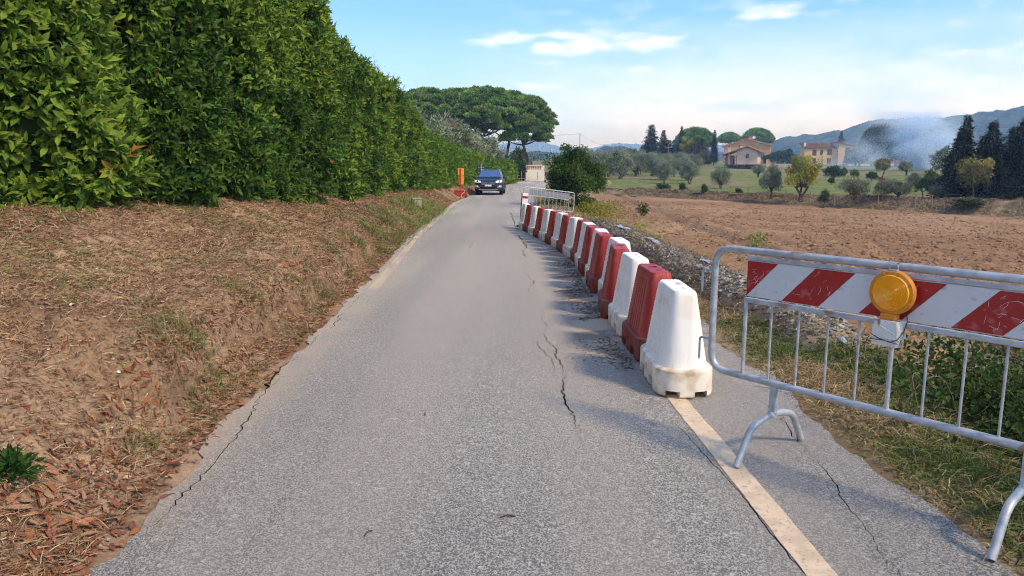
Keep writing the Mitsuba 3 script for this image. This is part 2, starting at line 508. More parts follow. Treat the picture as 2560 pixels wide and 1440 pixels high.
scene['straw'] = matte(VC)
scene['stone'] = matte(VC)
scene['pale_twig'] = matte((0.23, 0.20, 0.16))
scene['dark_metal'] = surf((0.035, 0.035, 0.04), 0.5, 0.4)
scene['wood_grey'] = matte((0.24, 0.20, 0.155))
scene['wire'] = matte((0.05, 0.05, 0.05))
scene['rust_wire'] = matte((0.10, 0.055, 0.035))
scene['plastic_sheet'] = surf((0.33, 0.35, 0.40), 0.4, 0.5)
scene['grey_board'] = surf((0.20, 0.22, 0.25), 0.5, 0.4)
scene['car_paint'] = surf((0.036, 0.039, 0.050), 0.24, 0.5, metallic=0.55, clearcoat=1.0, clearcoat_gloss=0.95)
scene['car_trim'] = surf((0.014, 0.014, 0.016), 0.45, 0.4)
scene['chrome'] = surf((0.62, 0.63, 0.65), 0.18, 0.5, metallic=0.9)
scene['silver_trim'] = surf((0.42, 0.43, 0.45), 0.4, 0.5, metallic=0.4)
scene['headlamp_glass'] = surf((0.88, 0.90, 0.93), 0.08, 0.7, clearcoat=1.0)
scene['car_glass'] = surf((0.50, 0.53, 0.58), 0.06, 1.0, metallic=0.95, clearcoat=1.0, clearcoat_gloss=0.98)
scene['tyre'] = surf((0.018, 0.018, 0.018), 0.8, 0.2)
scene['plate_white'] = surf((0.72, 0.73, 0.76), 0.4, 0.4)
scene['plate_blue'] = surf((0.02, 0.05, 0.30), 0.4, 0.4)
scene['trolley_red'] = surf((0.42, 0.030, 0.020), 0.5, 0.4)
scene['signal_orange'] = surf((0.78, 0.34, 0.035), 0.5, 0.4)
scene['hose'] = surf((0.55, 0.52, 0.46), 0.6, 0.3)
scene['sign_back'] = surf((0.045, 0.055, 0.085), 0.55, 0.4)
scene['window_dark'] = surf((0.05, 0.045, 0.045), 0.2, 0.5)
scene['window_frame'] = matte((0.60, 0.50, 0.38))
scene['shutter_brown'] = matte((0.13, 0.075, 0.045))
scene['shutter_blue'] = matte((0.08, 0.14, 0.30))
scene['roof_board'] = matte((0.14, 0.085, 0.06))
scene['white_paint'] = matte((0.76, 0.74, 0.70))
scene['terracotta'] = matte((0.40, 0.115, 0.065))
scene['shade_net'] = matte((0.02, 0.022, 0.028))


# ---------------------------------------------------------------- the lie of the land
zr = Pchip([-30, 0, 6, 14, 23, 35, 49, 80, 100, 130, 260], [0, 0, 0, -0.18, -0.40, -0.58, -0.80, -1.10, -1.30, -1.7, -3.2])
xl = Pchip([-30, 2.7, 5, 7, 9, 13, 20, 33, 38, 47, 60, 81, 98, 112, 130], [-1.6, -1.63, -1.77, -1.82, -1.92, -2.15, -2.55, -2.85, -2.98, -2.78, -2.05, -0.6, 2.0, 5.4, 11.5])
xr = Pchip([-30, 2.7, 6, 15, 23, 30, 36, 45, 60, 80, 98, 112, 130], [2.0, 1.95, 1.88, 1.92, 1.78, 1.42, 1.2, 1.35, 2.4, 4.3, 7.2, 10.6, 16.5])
xh = Pchip([-10, 5, 7.4, 12.8, 23, 37, 39, 50, 60, 70, 84, 100], [-5.3, -5.1, -4.98, -4.6, -4.55, -4.45, -4.3, -3.75, -2.95, -1.75, 0.45, 3.0])


def q_line(x, y):
    """Distance beyond the far edge of the ploughed field."""
    return ((x - 13.1) + (y - 105.4)) / math.sqrt(2)


def S01(a, b, x):
    t = np.clip((x - a) / (b - a), 0, 1)
    return t * t * (3 - 2 * t)


def field_z(x, y):
    w = S01(-2, -76, q_line(x, y))
    return -3.33 - 0.02 * np.clip(x - 13.6, -20, 60) + 0.003 * (105.4 - y) + 1.95 * w


def lawn_z(x, y):
    return -2.565 - 0.012 * (x - 13.6) + 0.011 * q_line(x, y)


def bank_rel(s, y):
    """Height of the left bank above the road, s metres left of the asphalt."""
    scarp = S01(0.34, 0.54, fb(y, y * 0, 0.62, 3, 5)) * S01(34, 14, y)
    base = np.interp(s, [-0.4, 0, 0.20, 0.38, 0.6, 0.9, 1.5, 2.4, 3.1, 4.0, 9.0], [-0.07, -0.012, 0.0, 0.11, 0.28, 0.44, 0.68, 0.95, 1.06, 1.12, 1.15])
    lip = 0.30 + 0.16 * (fb(y, y * 0, 1.7, 3, 6) - 0.5)
    step = 0.24 * scarp * S01(lip, lip + 0.09, s) * S01(1.7, 0.6, s)
    rough = (fb(s, y, 0.9, 4, 2) - 0.5) * 0.26 + (fb(s, y, 5.0, 4, 7) - 0.5) * 0.15 + (fb(s, y, 14.0, 2, 8) - 0.5) * 0.05
    return (base + step + rough * S01(0.1, 0.5, s)) * S01(96, 84, y)


def bank_z(x, y):
    return zr(y) + bank_rel(xl(y) - x, y)


def crest_s(y):
    return np.interp(y, [5, 6, 8.2, 11.3, 16, 22], [1.25, 1.0, 0.70, 0.60, 0.56, 0.60])


def verge_z(x, y):
    s = x - xr(y)
    berm = S01(5.2, 7.0, y) * S01(26, 20, y)
    c = crest_s(y)
    near = np.interp(s, [-0.4, 0, 0.3, 0.7, 1.3, 2.6], [-0.06, -0.012, -0.01, -0.10, -0.38, -0.85])
    midd = np.interp(s, [-0.4, 0, 0.5, 1.2, 2.6], [-0.06, -0.012, 0.0, -0.05, -0.7])
    ridge = np.clip(1 - ((s - c) / np.where(s < c, 0.30, 0.75)) ** 2, 0, 1) ** 0.7 * (0.27 + 0.10 * (fb(y, s, 1.3, 3, 4) - 0.5))
    rel = near * S01(8.0, 5.0, y) + midd * (1 - S01(8.0, 5.0, y)) + ridge * berm
    rough = ((fb(s, y, 1.1, 3, 12) - 0.5) * 0.10 + (fb(s, y, 6.0, 3, 13) - 0.5) * 0.06) * S01(0.05, 0.4, s)
    far = S01(1.6, 4.4, s)
    return (zr(y) + rel + rough) * (1 - far) + (field_z(x, y) - 0.12) * far


def bank2_z(x, y):
    """The rough grass bank between the field and the lawn."""
    q = q_line(x, y)
    up = S01(-0.3, 2.6, q)
    bump = (fb(x, y, 0.35, 4, 31) - 0.45) * 1.1 + 0.55 * S01(25, 45, x)
    return field_z(x, y) * (1 - up) + lawn_z(x, y) * up + bump * np.clip(1 - ((q - 1.3) / 1.9) ** 2, 0, 1)


def ground_z(x, y):
    r = np.hypot(x, y)
    yc = np.clip(y, -30, 128)
    mid = 0.5 * (xl(yc) + xr(yc))
    left = S01(1.0, -3.0, x - (mid - 1.2))
    near = -5.2 * (1 - left) + (zr(yc) + 0.85 * S01(0.5, 3.0, xl(yc) - 1.0 - x) - 0.25) * left
    far = -3.5 - 9.0 * S01(300, 1200, r)
    t = S01(170, 420, r)
    return near * (1 - t) + far * t + (fb(x, y, 0.01, 3, 40) - 0.5) * 6.0 * S01(420, 900, r)


# ground: one sheet out to the horizon
ang = np.radians(np.linspace(0, 360, 241))
rad = np.concatenate([[0.0], np.geomspace(3, 5600, 150)])
A, R = np.meshgrid(ang, rad, indexing='ij')
X, Y = R * np.sin(A), R * np.cos(A)
add('ground', sheet(X, Y, ground_z(X, Y)), 'land', kind='structure', label='open country running out to the horizon', smooth=True)


def polar(a0, a1, na, r0, r1, nr, h, keep):
    A, R = np.meshgrid(np.radians(np.linspace(a0, a1, na)), np.geomspace(r0, r1, nr), indexing='ij')
    X, Y = R * np.sin(A), R * np.cos(A)
    v, q = sheet(X, Y, h(X, Y))
    ok = keep(X, Y).ravel()
    q = q[ok[q].any(1)]
    use, inv = np.unique(q, return_inverse=True)
    return v[use], inv.reshape(q.shape)


def field_surface(x, y):
    a = fb(x, y, 1.7, 3, 51)
    b = np.abs(fb(x, y, 4.5, 3, 52) - 0.5) * 2
    row = np.sin((x * 0.80 + y * 0.60) * 2 * PI / 0.9 + 3 * fb(x, y, 0.3, 2, 53))
    u = x * 0.94 - y * 0.34
    u2 = x * 0.9963 - y * 0.0857
    track2 = -0.20 * np.exp(-((u2 - 5.54 + 0.15 * np.sin(y * 0.2)) / 0.40) ** 2) - 0.18 * np.exp(-((u2 - 7.4 + 0.15 * np.sin(y * 0.2)) / 0.36) ** 2) + 0.10 * np.exp(-((u2 - 6.3) / 0.5) ** 2)
    track = -0.10 * np.exp(-((u - 3.1 + 0.25 * np.sin(y * 0.13)) / 0.35) ** 2) - 0.08 * np.exp(-((u - 5.0 + 0.25 * np.sin(y * 0.13)) / 0.3) ** 2) - 0.08 * np.exp(-((u + 4.4) / 0.35) ** 2)
    return field_z(x, y) + (a - 0.5) * 0.10 + (0.35 - b) * 0.09 + row * 0.035 + track + track2


add('ploughed_field', polar(3, 62, 330, 6.5, 150, 420, field_surface, lambda x, y: (q_line(x, y) < 0.4) & (x > xr(np.clip(y, -30, 128)) + 2.2)), 'field_soil', kind='structure',
    label='ploughed field of reddish brown clods beside the road', smooth=True)
add('field_bank', polar(3, 62, 260, 55, 150, 150, bank2_z, lambda x, y: (q_line(x, y) > -1.2) & (q_line(x, y) < 4.0)), 'verge_soil', kind='structure',
    label='rough earth bank between the ploughed field and the lawn', smooth=True)
add('lawn', polar(1.5, 60, 200, 66, 520, 160, lambda x, y: lawn_z(x, y) + (fb(x, y, 0.08, 3, 60) - 0.5) * 0.5 - 0.10 * S01(3.4, 2.6, q_line(x, y)), lambda x, y: (q_line(x, y) > 2.6) & (x > 4)), 'lawn_turf', kind='structure',
    label='sloping lawn planted with olive trees', smooth=True)

# left bank and right verge
ys = np.concatenate([np.arange(1.5, 12, 0.03), np.geomspace(12, 100, 320)])
ss = np.concatenate([np.arange(-0.35, 3.4, 0.032), np.linspace(3.45, 9, 14)])
SS, YY = np.meshgrid(ss, ys, indexing='ij')
XX = xl(YY) - SS
add('bank', sheet(XX, YY, zr(YY) + bank_rel(SS, YY)), 'soil', kind='structure', label='dry earth bank sloping down from the hedge to the road', smooth=True)
ys = np.concatenate([np.arange(0.5, 14, 0.05), np.geomspace(14, 122, 200)])
ss = np.concatenate([np.arange(-0.35, 2.4, 0.05), np.linspace(2.45, 5.5, 16)])
SS, YY = np.meshgrid(ss, ys, indexing='ij')
XX = xr(YY) + SS
add('verge', sheet(XX, YY, verge_z(XX, YY)), 'verge_soil', kind='structure', label='grassy verge falling from the road to the field', smooth=True)

# far hills
def hill_sheet(a0, a1, na, r0, r1, nr, top, bump, seed):
    A, R = np.meshgrid(np.radians(np.linspace(a0, a1, na)), np.linspace(r0, r1, nr), indexing='ij')
    X, Y = R * np.sin(A), R * np.cos(A)
    t = (R - r0) / (r1 - r0)
    prof = np.where(t < 0.72, S01(0, 0.72, t), 1 - 0.5 * S01(0.72, 1.0, t))
    z = -13 + (top(np.degrees(A)) + 13) * prof
    wood = fb(X, Y, 1 / 13.0, 2, seed) * bump + fb(X, Y, 1 / 70.0, 3, seed + 1) * bump * 1.6
    return sheet(X, Y, z + (wood - 1.3 * bump) * S01(0.0, 0.3, t))


def elev(pts, dist):
    """Ridge height in metres from (bearing in degrees, elevation in thousandths) pairs at a distance."""
    a, e = np.array(pts).T
    return lambda x: np.interp(x, a, e) * 0.94 * dist / 1000.0 + 1.6


def bear(u):
    return math.degrees(math.atan((u - 1280) / 1898 / 1.0146))


ridge = [(bear(1800), 6), (bear(1920), 19), (bear(1960), 26), (bear(2060), 31), (bear(2140), 38), (bear(2200), 47), (bear(2260), 49), (bear(2330), 49), (bear(2400), 49), (bear(2460), 52), (bear(2520), 56), (bear(2560), 60), (bear(2800), 70), (50, 60), (60, 30)]
add('hills', hill_sheet(13, 60, 420, 1050, 1700, 60, elev(ridge, 1520), 9.0, 71), 'wooded', kind='structure', label='long wooded ridge rising to the right behind the houses', smooth=True)
low = [(bear(1300), 4), (bear(1340), 8), (bear(1440), 5), (bear(1480), 9), (bear(1510), 16), (bear(1550), 17), (bear(1590), 10), (bear(1640), 5), (bear(1760), 3)]
add('hills_001', hill_sheet(0, 16, 160, 800, 1250, 40, elev(low, 1120), 5.0, 81), 'wooded', kind='structure', label='low wooded rise beyond the olive grove', smooth=True)
mount = [(bear(1200), 14), (bear(1280), 20), (bear(1330), 24), (bear(1355), 23), (bear(1400), 15), (bear(1470), 12), (bear(1540), 20), (bear(1575), 19), (bear(1640), 12), (bear(1800), 16), (bear(2000), 10)]
add('hills_002', hill_sheet(-12, 24, 200, 3300, 4700, 30, elev(mount, 4300), 14.0, 91), 'wooded', kind='structure', label='faint blue mountains on the far horizon', smooth=True)

# ---------------------------------------------------------------- road with its cracks
rng = np.random.default_rng(4)


def jag(pts, w, step, amp, seed):
    """A cracked line: the polyline subdivided, shaken sideways and given an uneven width."""
    r = np.random.default_rng(seed)
    p = np.asarray(pts, float)
    L = np.concatenate([[0], np.cumsum(np.linalg.norm(np.diff(p, axis=0), axis=1))])
    t = np.arange(0, L[-1], step)
    x, y = np.interp(t, L, p[:, 0]), np.interp(t, L, p[:, 1])
    k = fb(t, t * 0, 2.0, 4, seed) - 0.5
    x = x + k * amp * 2.2 + r.normal(size=len(t)) * amp * 0.22
    y = y + r.normal(size=len(t)) * step * 0.2
    ww = w * (0.12 + 2.6 * np.clip(fb(t, t * 0 + 9, 2.6, 3, seed + 1) - 0.28, 0, 1)) * np.clip(np.minimum(t, t[-1] - t) / 0.5, 0.12, 1)
    polys = []
    for i in range(len(t) - 1):
        c = LineString([(x[i], y[i]), (x[i + 1], y[i + 1])]).buffer((ww[i] + ww[i + 1]) / 4, cap_style='square', quad_segs=1)
        polys.append(c)
    return unary_union(polys).simplify(0.001)


cracks = [jag([(0.42, 4.25), (0.37, 5.1), (0.39, 5.7), (0.31, 6.6), (0.30, 7.6), (0.33, 8.2)], 0.0095, 0.04, 0.045, 11),
          jag([(0.31, 5.2), (0.33, 5.8), (0.26, 6.4), (0.24, 6.9)], 0.006, 0.05, 0.04, 12),
          jag([(0.22, 8.8), (0.26, 10.0), (0.24, 11.4)], 0.010, 0.07, 0.06, 13),
          jag([(0.20, 13.2), (0.26, 15.0), (0.24, 17.5), (0.16, 19.2)], 0.032, 0.10, 0.07, 14),
          jag([(0.16, 20.0), (0.10, 23), (0.0, 27), (-0.12, 31)], 0.030, 0.15, 0.08, 15),
          jag([(-1.48, 2.3), (-1.56, 2.9), (-1.57, 3.5), (-1.60, 4.1), (-1.68, 4.8), (-1.80, 5.7), (-1.74, 6.9), (-1.78, 8.0), (-1.84, 9.4)], 0.0065, 0.04, 0.04, 16),
          jag([(-1.72, 5.0), (-1.95, 5.2)], 0.006, 0.05, 0.03, 17),
          jag([(1.48, 2.4), (1.54, 2.9), (1.60, 3.4), (1.64, 3.8), (1.68, 4.3), (1.70, 4.7), (1.60, 5.3), (1.52, 5.9)], 0.0042, 0.04, 0.04, 18),
          jag([(0.90, 4.95), (1.03, 4.25), (1.10, 3.5), (1.13, 3.0), (1.15, 2.3)], 0.005, 0.05, 0.014, 19),
          jag([(-0.95, 15.2), (-0.85, 16.3), (-0.88, 17.6), (-0.75, 19.0)], 0.014, 0.09, 0.10, 20)]
cut = unary_union([c.buffer(0) for c in cracks])


def edge_x(f, y, seed):
    return f(y) + (fb(y, y * 0, 2.2, 4, seed) - 0.5) * 0.22 + (fb(y, y * 0, 9.0, 3, seed + 1) - 0.5) * 0.06


V, F, n = [], [], 0
stations = np.concatenate([np.arange(-9, 33.01, 0.6), np.arange(34, 131, 2.0)])
for a, b in zip(stations[:-1], stations[1:]):
    ye = np.linspace(a, b, 9)
    poly = Polygon(list(zip(edge_x(xl, ye, 101), ye)) + list(zip(edge_x(xr, ye, 111)[::-1], ye[::-1])))
    part = poly.difference(cut) if b > 2 and a < 33 else poly
    for g in getattr(part, 'geoms', [part]):
        if g.geom_type != 'Polygon' or g.area < 1e-5:
            continue
        v, f = trimesh.creation.triangulate_polygon(g, engine='earcut')
        z = zr(a) + (zr(b) - zr(a)) * (v[:, 1] - a) / (b - a)
        V.append(np.column_stack([v, z])); F.append(f + n); n += len(v)
add('road', (np.vstack(V), np.vstack(F)), 'asphalt', kind='structure', label='narrow worn asphalt lane with cracks and dusty edges')
for c in cracks:
    ms = []
    for g in getattr(c, 'geoms', [c]):
        e = trimesh.creation.extrude_polygon(g.buffer(0.0), 0.035, engine='earcut')
        v = np.array(e.vertices)
        f = np.array(e.faces)
        top = (v[f][:, :, 2] > 0.03).all(1)
        v[:, 2] = zr(v[:, 1]) - 0.037 + np.where(v[:, 2] > 0.03, 0.035, 0.0)
        ms.append((v, f[~top]))
    add('road__crack', cat(*ms), 'crack_dirt')


def stripe_mesh(x0, x1, ya, yb, step, lift, seed):
    y = np.arange(ya, yb + step / 2, step)
    a = x0(y) + (fb(y, y * 0, 7.0, 3, seed) - 0.5) * 0.012
    b = x1(y) + (fb(y, y * 0, 7.0, 3, seed + 5) - 0.5) * 0.012
    zz = np.interp(y, stations, zr(stations)) + lift
    X = np.stack([a, b], 0)
    return sheet(X, np.stack([y, y], 0), np.stack([zz, zz], 0))


lx = lambda y: 1.205 - 0.095 * (y - 2.72) / 2.26
add('road__edge_line', stripe_mesh(lambda y: lx(y) - 0.062, lambda y: lx(y) + 0.062, -2.0, 5.02, 0.1, 0.004, 201), 'line_paint', label='faded yellowish edge line along the right side of the lane')
add('road__edge_line', stripe_mesh(lambda y: xl(y) + 0.10, lambda y: xl(y) + 0.24, 9.0, 46.0, 0.5, 0.004, 211), 'old_line_paint', label='worn yellowish edge line along the left side of the lane')


# ---------------------------------------------------------------- water-filled plastic barriers
def barrier_parts():
    zs = [0.185, 0.20, 0.45, 0.655, 0.685, 0.70, 0.704]
    body = []
    for z in zs:
        t = np.clip((z - 0.185) / 0.515, 0, 1)
        w, l, r = 0.335 + (0.165 - 0.335) * t, 0.80 + (0.575 - 0.80) * t, 0.15 + (0.045 - 0.15) * t
        inset = {0.685: 0.002, 0.70: 0.010, 0.704: 0.022}.get(z, 0)
        body.append(np.column_stack([rrect(w - 2 * inset, l - 2 * inset, max(r - inset, 0.01), 10), np.full(40, z)]))
    m = manifold(loft(body))
    for y in (-0.19, -0.11, -0.03, 0.05, 0.13):       # upright flutes on both long sides
        for s in (-1, 1):
            a = np.array([s * 0.176, y, 0.17]); b = np.array([s * 0.096, y * 0.86, 0.62])
            i_ = np.array([s * 0.040, 0, 0])
            m = m - (m3.Manifold.sphere(0.017, 10).translate(a) + m3.Manifold.sphere(0.013, 10).translate(b) + m3.Manifold.sphere(0.012, 10).translate(a - i_ * 0.9) + m3.Manifold.sphere(0.009, 10).translate(b - i_ * 0.6)).hull()
    m = m - manifold(bx(-0.2, 0.2, 0.195, 0.215, 0.688, 0.72, 0))
    for y in (0.06, -0.14):
        slot = m3.Manifold.cylinder(0.05, 0.03, 0.036, 20).scale([1.3 if y > 0 else 0.9, 1.7 if y > 0 else 0.9, 1])
        m = m - slot.translate([0, y, 0.688])
    base = []
    for z, i in ((0.0, 0.012), (0.012, 0.0), (0.165, 0.0), (0.18, 0.004), (0.19, 0.018)):
        base.append(np.column_stack([rrect(0.40 - 2 * i, 0.90 - 2 * i, 0.17 - i, 10), np.full(40, z)]))
    b = manifold(loft(base))
    for s in (-1, 1):
        b = b - manifold(bx(s * 0.095 - 0.045, s * 0.095 + 0.045, -0.6, 0.6, -0.02, 0.045))
        b = b - manifold(bx(-0.3, 0.3, s * 0.17 - 0.075, s * 0.17 + 0.075, -0.02, 0.085))
        hole = m3.Manifold.cylinder(0.05, 0.03, 0.03, 18).rotate([0, 90, 0]).translate([s * 0.19 - 0.025, 0.02, 0.10])
        b = b - hole
    b = b - manifold(bx(-0.3, 0.3, -0.04, 0.04, -0.02, 0.03))
    return cat(m), cat(b)


BODY, BASE = barrier_parts()
pb = {'white_plastic': mikit.ply(BODY, 'white_plastic', smooth=32)}
pd = {'white_plastic_dirty': mikit.ply(BASE, 'white_plastic_dirty', smooth=32)}
by = [4.92, 5.78, 6.64, 7.50, 8.36, 9.18, 10.02, 10.84, 11.70, 12.56, 13.44, 14.30, 15.20, 16.08, 16.98, 17.92, 18.90, 19.90, 20.92]
bxc = Pchip([4, 5, 7, 8, 8.6, 9.4, 10.5, 12, 13.5, 15, 17, 19, 20.5, 22.5], [1.19, 1.18, 1.15, 1.155, 1.22, 1.18, 1.21, 1.235, 1.20, 1.09, 0.90, 0.68, 0.50, 0.30])
nth = ['nearest', 'second', 'third', 'fourth', 'fifth', 'sixth', 'seventh', 'eighth', 'ninth', 'tenth']
rng = np.random.default_rng(9)
for i, y in enumerate(by):
    white = i % 2 == 0
    yc = y + 0.42
    k = i // 2
    where = ('nearest of the %s ones, at the open end' if i == 0 else 'nearest of the %s ones, second in the row') if k == 0 else nth[k] + ' of the %s ones counted from the near end'
    if i == len(by) - 1:
        where = 'farthest of the %s ones, at the far end'
    c = 'white' if white else 'red'
    t = thing(c + '_barrier', '%s plastic road barrier, %s' % ('dirt stained white' if white else 'dark red', where % c), 'road barrier', '%s barriers in the row along the lane' % c)
    yaw = math.degrees(math.atan2(bxc(yc - 0.4) - bxc(yc + 0.4), 0.8)) + rng.normal() * 1.6
    pitch = math.degrees(math.atan2(zr(yc + 0.4) - zr(yc - 0.4), 0.8))
    to = place(bxc(yc) + rng.normal() * 0.012, yc, zr(yc) + 0.004, yaw, rx=pitch + rng.normal() * 0.4)
    add(t + '__body', pb['white_plastic'], 'white_plastic' if white else 'red_plastic', to=to)
    add(t + '__base', pd['white_plastic_dirty'], 'white_plastic_dirty' if white else 'red_plastic_dirty', to=to)


# ---------------------------------------------------------------- crowd-control fences
def crowd_fence(near):
    """Origin at the foot under the left end; +x runs along the fence, -y is its front."""
    L = 2.02
    out = {}
    z0, z1 = 0.395, 1.10
    loop = bend([(0.9, 0, z0), (0.0, 0, z0), (0.0, 0, z1), (L, 0, z1), (L, 0, z0), (0.9, 0, z0)], 0.11, 8)
    out['frame_tube'] = tube(loop, 0.0195, 12)
    zb = 0.842
    out['cross_rail'] = bx(0.205, L - 0.205, -0.013, 0.013, zb - 0.026, zb, 0.003)
    bars = []
    for i in range(11):
        x = 0.212 + i * (L - 0.424) / 10
        thick = i in (0, 5, 10)
        r = 0.011 if thick else 0.0062
        bars.append(tube([(x, 0, z0 - 0.004), (x, 0, zb - 0.02)], r, 10))
    out['bar'] = bars
    legs = []
    for x in (0.412, L - 0.412):
        post = bx(x - 0.019, x + 0.019, -0.014, 0.014, 0.205, z0 - 0.014, 0.003)
        arch = tube(bend([(x, -0.315, 0.004), (x, -0.20, 0.19), (x, -0.05, 0.225), (x, 0.05, 0.225), (x, 0.20, 0.19), (x, 0.315, 0.004)], 0.055, 6), 0.0185, 12)
        bolt = tube([(x - 0.026, 0, 0.235), (x + 0.026, 0, 0.235)], 0.006, 8)
        legs.append((cat(post, bolt), arch))
    out['leg'] = legs
    hooks = []
    for z in (0.965, 0.565):
        hooks.append(tube(bend([(-0.012, 0, z), (-0.085, 0, z), (-0.085, 0, z - 0.13)], 0.018, 5), 0.0065, 8))
    out['hook'] = hooks
    return out


def put_fence(t, to, front):
    p = crowd_fence(front)
    add(t + '__frame_tube', p['frame_tube'], 'galvanised', smooth=40, to=to)
    add(t + '__cross_rail', p['cross_rail'], 'galvanised', to=to)
    for b in p['bar']:
        add(t + '__bar', b, 'galvanised', smooth=40, to=to)
    for post, arch in p['leg']:
        k = add(t + '__leg', arch, 'galvanised', smooth=40, to=to)
        add(k + '__post', post, 'galvanised', to=to)
    for h in p['hook']:
        add(t + '__hook', h, 'galvanised', smooth=40, to=to)


L = 2.02
ex = np.array([0.632, -0.775])
foot = np.array([1.415, 3.95])
org = foot - ex * 0.412
FA = math.degrees(math.atan2(ex[1], ex[0]))
t = thing('crowd_fence', 'galvanised steel fence with a red and white striped board, in the right foreground', 'barrier fence', 'steel fences beside the barriers')
fto = place(org[0], org[1], 0.004, FA)
put_fence(t, fto, True)
board = add(t + '__striped_board', bx(0.215, L - 0.215, -0.010, 0.0, 0.852, 1.050, 0.002), 'board_white', to=fto, label='white board with slanting red stripes and scratches')
add(board + '__top_edge', bx(0.213, L - 0.213, -0.016, 0.004, 1.0515, 1.072, 0.003), 'galvanised', to=fto)
bh0, bh1 = 0.856, 1.046
face = sbox(0.218, bh0, L - 0.218, bh1)
for x0 in (0.015, 0.432, 0.846, 1.262, 1.678):      # red stripes lean to the right
    g = Polygon([(x0, bh0), (x0 + 0.205, bh0), (x0 + 0.205 + 0.178, bh1), (x0 + 0.178, bh1)]).intersection(face)
    if g.area > 1e-4:
        add(board + '__stripe', prism(g, 1, -0.0125, -0.0103), 'board_red', to=fto)
rs = np.random.default_rng(3)
sc = []
for x, z, n, sp in ((0.27, 0.96, 16, 0.10), (0.62, 0.95, 14, 0.15), (1.46, 0.95, 22, 0.12), (1.05, 0.99, 6, 0.1), (1.85, 0.94, 10, 0.1)):
    for _ in range(n):
        a = rs.normal(1.0, 0.25) if rs.random() < 0.7 else rs.normal(-0.15, 0.15)
        l = rs.uniform(0.01, 0.06)
        c = np.array([x + rs.normal() * sp * 0.55, np.clip(z + rs.normal() * 0.045, 0.885, 1.018)])
        d = np.array([math.cos(a), math.sin(a)]) * l / 2
        k = np.array([-d[1], d[0]]) * 0.25 * rs.normal()
        g = LineString([c - d, c + k, c + d]).buffer(rs.uniform(0.00025, 0.0006), quad_segs=1).intersection(face)
        if g.geom_type == 'Polygon' and g.area > 1e-7:
            sc.append(prism(g, 1, -0.0132, -0.0128))
add(board + '__scratches', cat(*sc), 'plate_white', kind='stuff', to=fto, label='pale scuff marks on the red stripes')

# the flashing lamp hung on the board
t = thing('warning_lamp', 'round amber warning lamp with a white battery box, hung on the striped board', 'warning lamp')
lp = place(org[0], org[1], 0.004, FA) @ T().translate([1.018, -0.062, 0.985])
disc = [(0.0001, 0.030), (0.016, 0.031), (0.0185, 0.027), (0.021, 0.029)]
for k in range(9):
    r = 0.024 + k * 0.0064
    disc += [(r, 0.029 - k * 0.0013), (r + 0.0040, 0.0325 - k * 0.0013)]
disc += [(0.083, 0.0175), (0.084, 0.016)]
disc = disc + [(0.084, -0.014), (0.0001, -0.020)]
rot = T().rotate([1, 0, 0], 90)
add(t + '__lens', moved(lathe(disc, 48), rot), 'amber', smooth=25, to=lp)
rim = [(0.0845, 0.016), (0.098, 0.013), (0.1035, 0.006), (0.1035, -0.012), (0.097, -0.018), (0.0845, -0.018)]
add(t + '__rim', moved(lathe(rim, 48), rot), 'amber_rim', smooth=35, to=lp)
for a in (20, 62, 118, 165, 200, 246, 292, 335):
    add(t + '__rim_notch', moved(bx(-0.003, 0.003, -0.0175, -0.010, 0.085, 0.100), T().rotate([0, 1, 0], a)), 'amber_rim', to=lp)
add(t + '__neck', cat(bx(-0.038, 0.034, -0.022, 0.022, -0.125, -0.098, 0.004), bx(-0.032, 0.028, -0.018, 0.018, -0.128, -0.124)), 'amber_rim', to=lp)
add(t + '__handle', cat(tube(bend([(-0.024, 0, 0.098), (-0.020, 0, 0.126), (0.016, 0, 0.130), (0.020, 0, 0.100)], 0.008), 0.0028, 8), bx(-0.022, 0.020, -0.008, 0.008, 0.097, 0.108, 0.002)), 'galvanised', smooth=40, to=lp)
box = loft([np.column_stack([rrect(0.122, 0.080, 0.012, 4), np.full(16, z)]) + np.array([dx, 0, 0]) for z, dx in ((-0.245, -0.004), (-0.210, -0.002))] +
           [np.column_stack([rrect(0.126, 0.086, 0.012, 4), np.full(16, z)]) for z in (-0.208, -0.165)] +
           [np.column_stack([rrect(0.104, 0.070, 0.012, 4), np.full(16, -0.128)])])
bk = add(t + '__battery_box', box, 'lamp_box', smooth=30, to=lp)
for m in (tube([(-0.045, -0.041, -0.142), (0.045, -0.0435, -0.185)], 0.0025, 6), bx(-0.064, 0.064, -0.0445, 0.0445, -0.2105, -0.2075)):
    add(bk + '__rib', m, 'lamp_box', to=lp)
for w in (tube([(-0.067, -0.038, -0.196), (-0.02, -0.049, -0.213), (0.03, -0.048, -0.222), (0.062, -0.046, -0.205), (0.068, 0.0, -0.17), (0.066, 0.03, -0.13), (0.05, 0.05, -0.09)], 0.0022, 6),
                          tube([(-0.068, 0.04, -0.205), (-0.066, -0.042, -0.222), (0.0, -0.049, -0.216), (0.064, -0.045, -0.226)], 0.0018, 6),
                          tube([(0.004, 0.0, 0.128), (0.012, 0.05, 0.145), (0.004, 0.085, 0.128), (0.0, 0.055, 0.112)], 0.002, 6)):
    add(t + '__tie_wire', w, 'rust_wire', to=lp)

# second fence, seen from behind, at the far end of the row
t = thing('crowd_fence', 'small tilted steel fence with a grey board back, by the green bush', 'barrier fence', 'steel fences beside the barriers')
f2 = place(0.33, 26.6, zr(26.6) - 0.02, 24.0, rx=-4) @ T().rotate([0, 1, 0], 7)
put_fence(t, f2, False)
board = add(t + '__striped_board', bx(0.215, L - 0.215, 0.0, 0.010, 0.852, 1.050, 0.002), 'grey_board', to=f2, label='plain grey back of a striped board')
for i in range(11):
    x = 0.212 + i * (L - 0.424) / 10
    add(board + '__upright', bx(x - 0.006, x + 0.006, -0.014, -0.002, 0.848, 1.075), 'galvanised', to=f2)
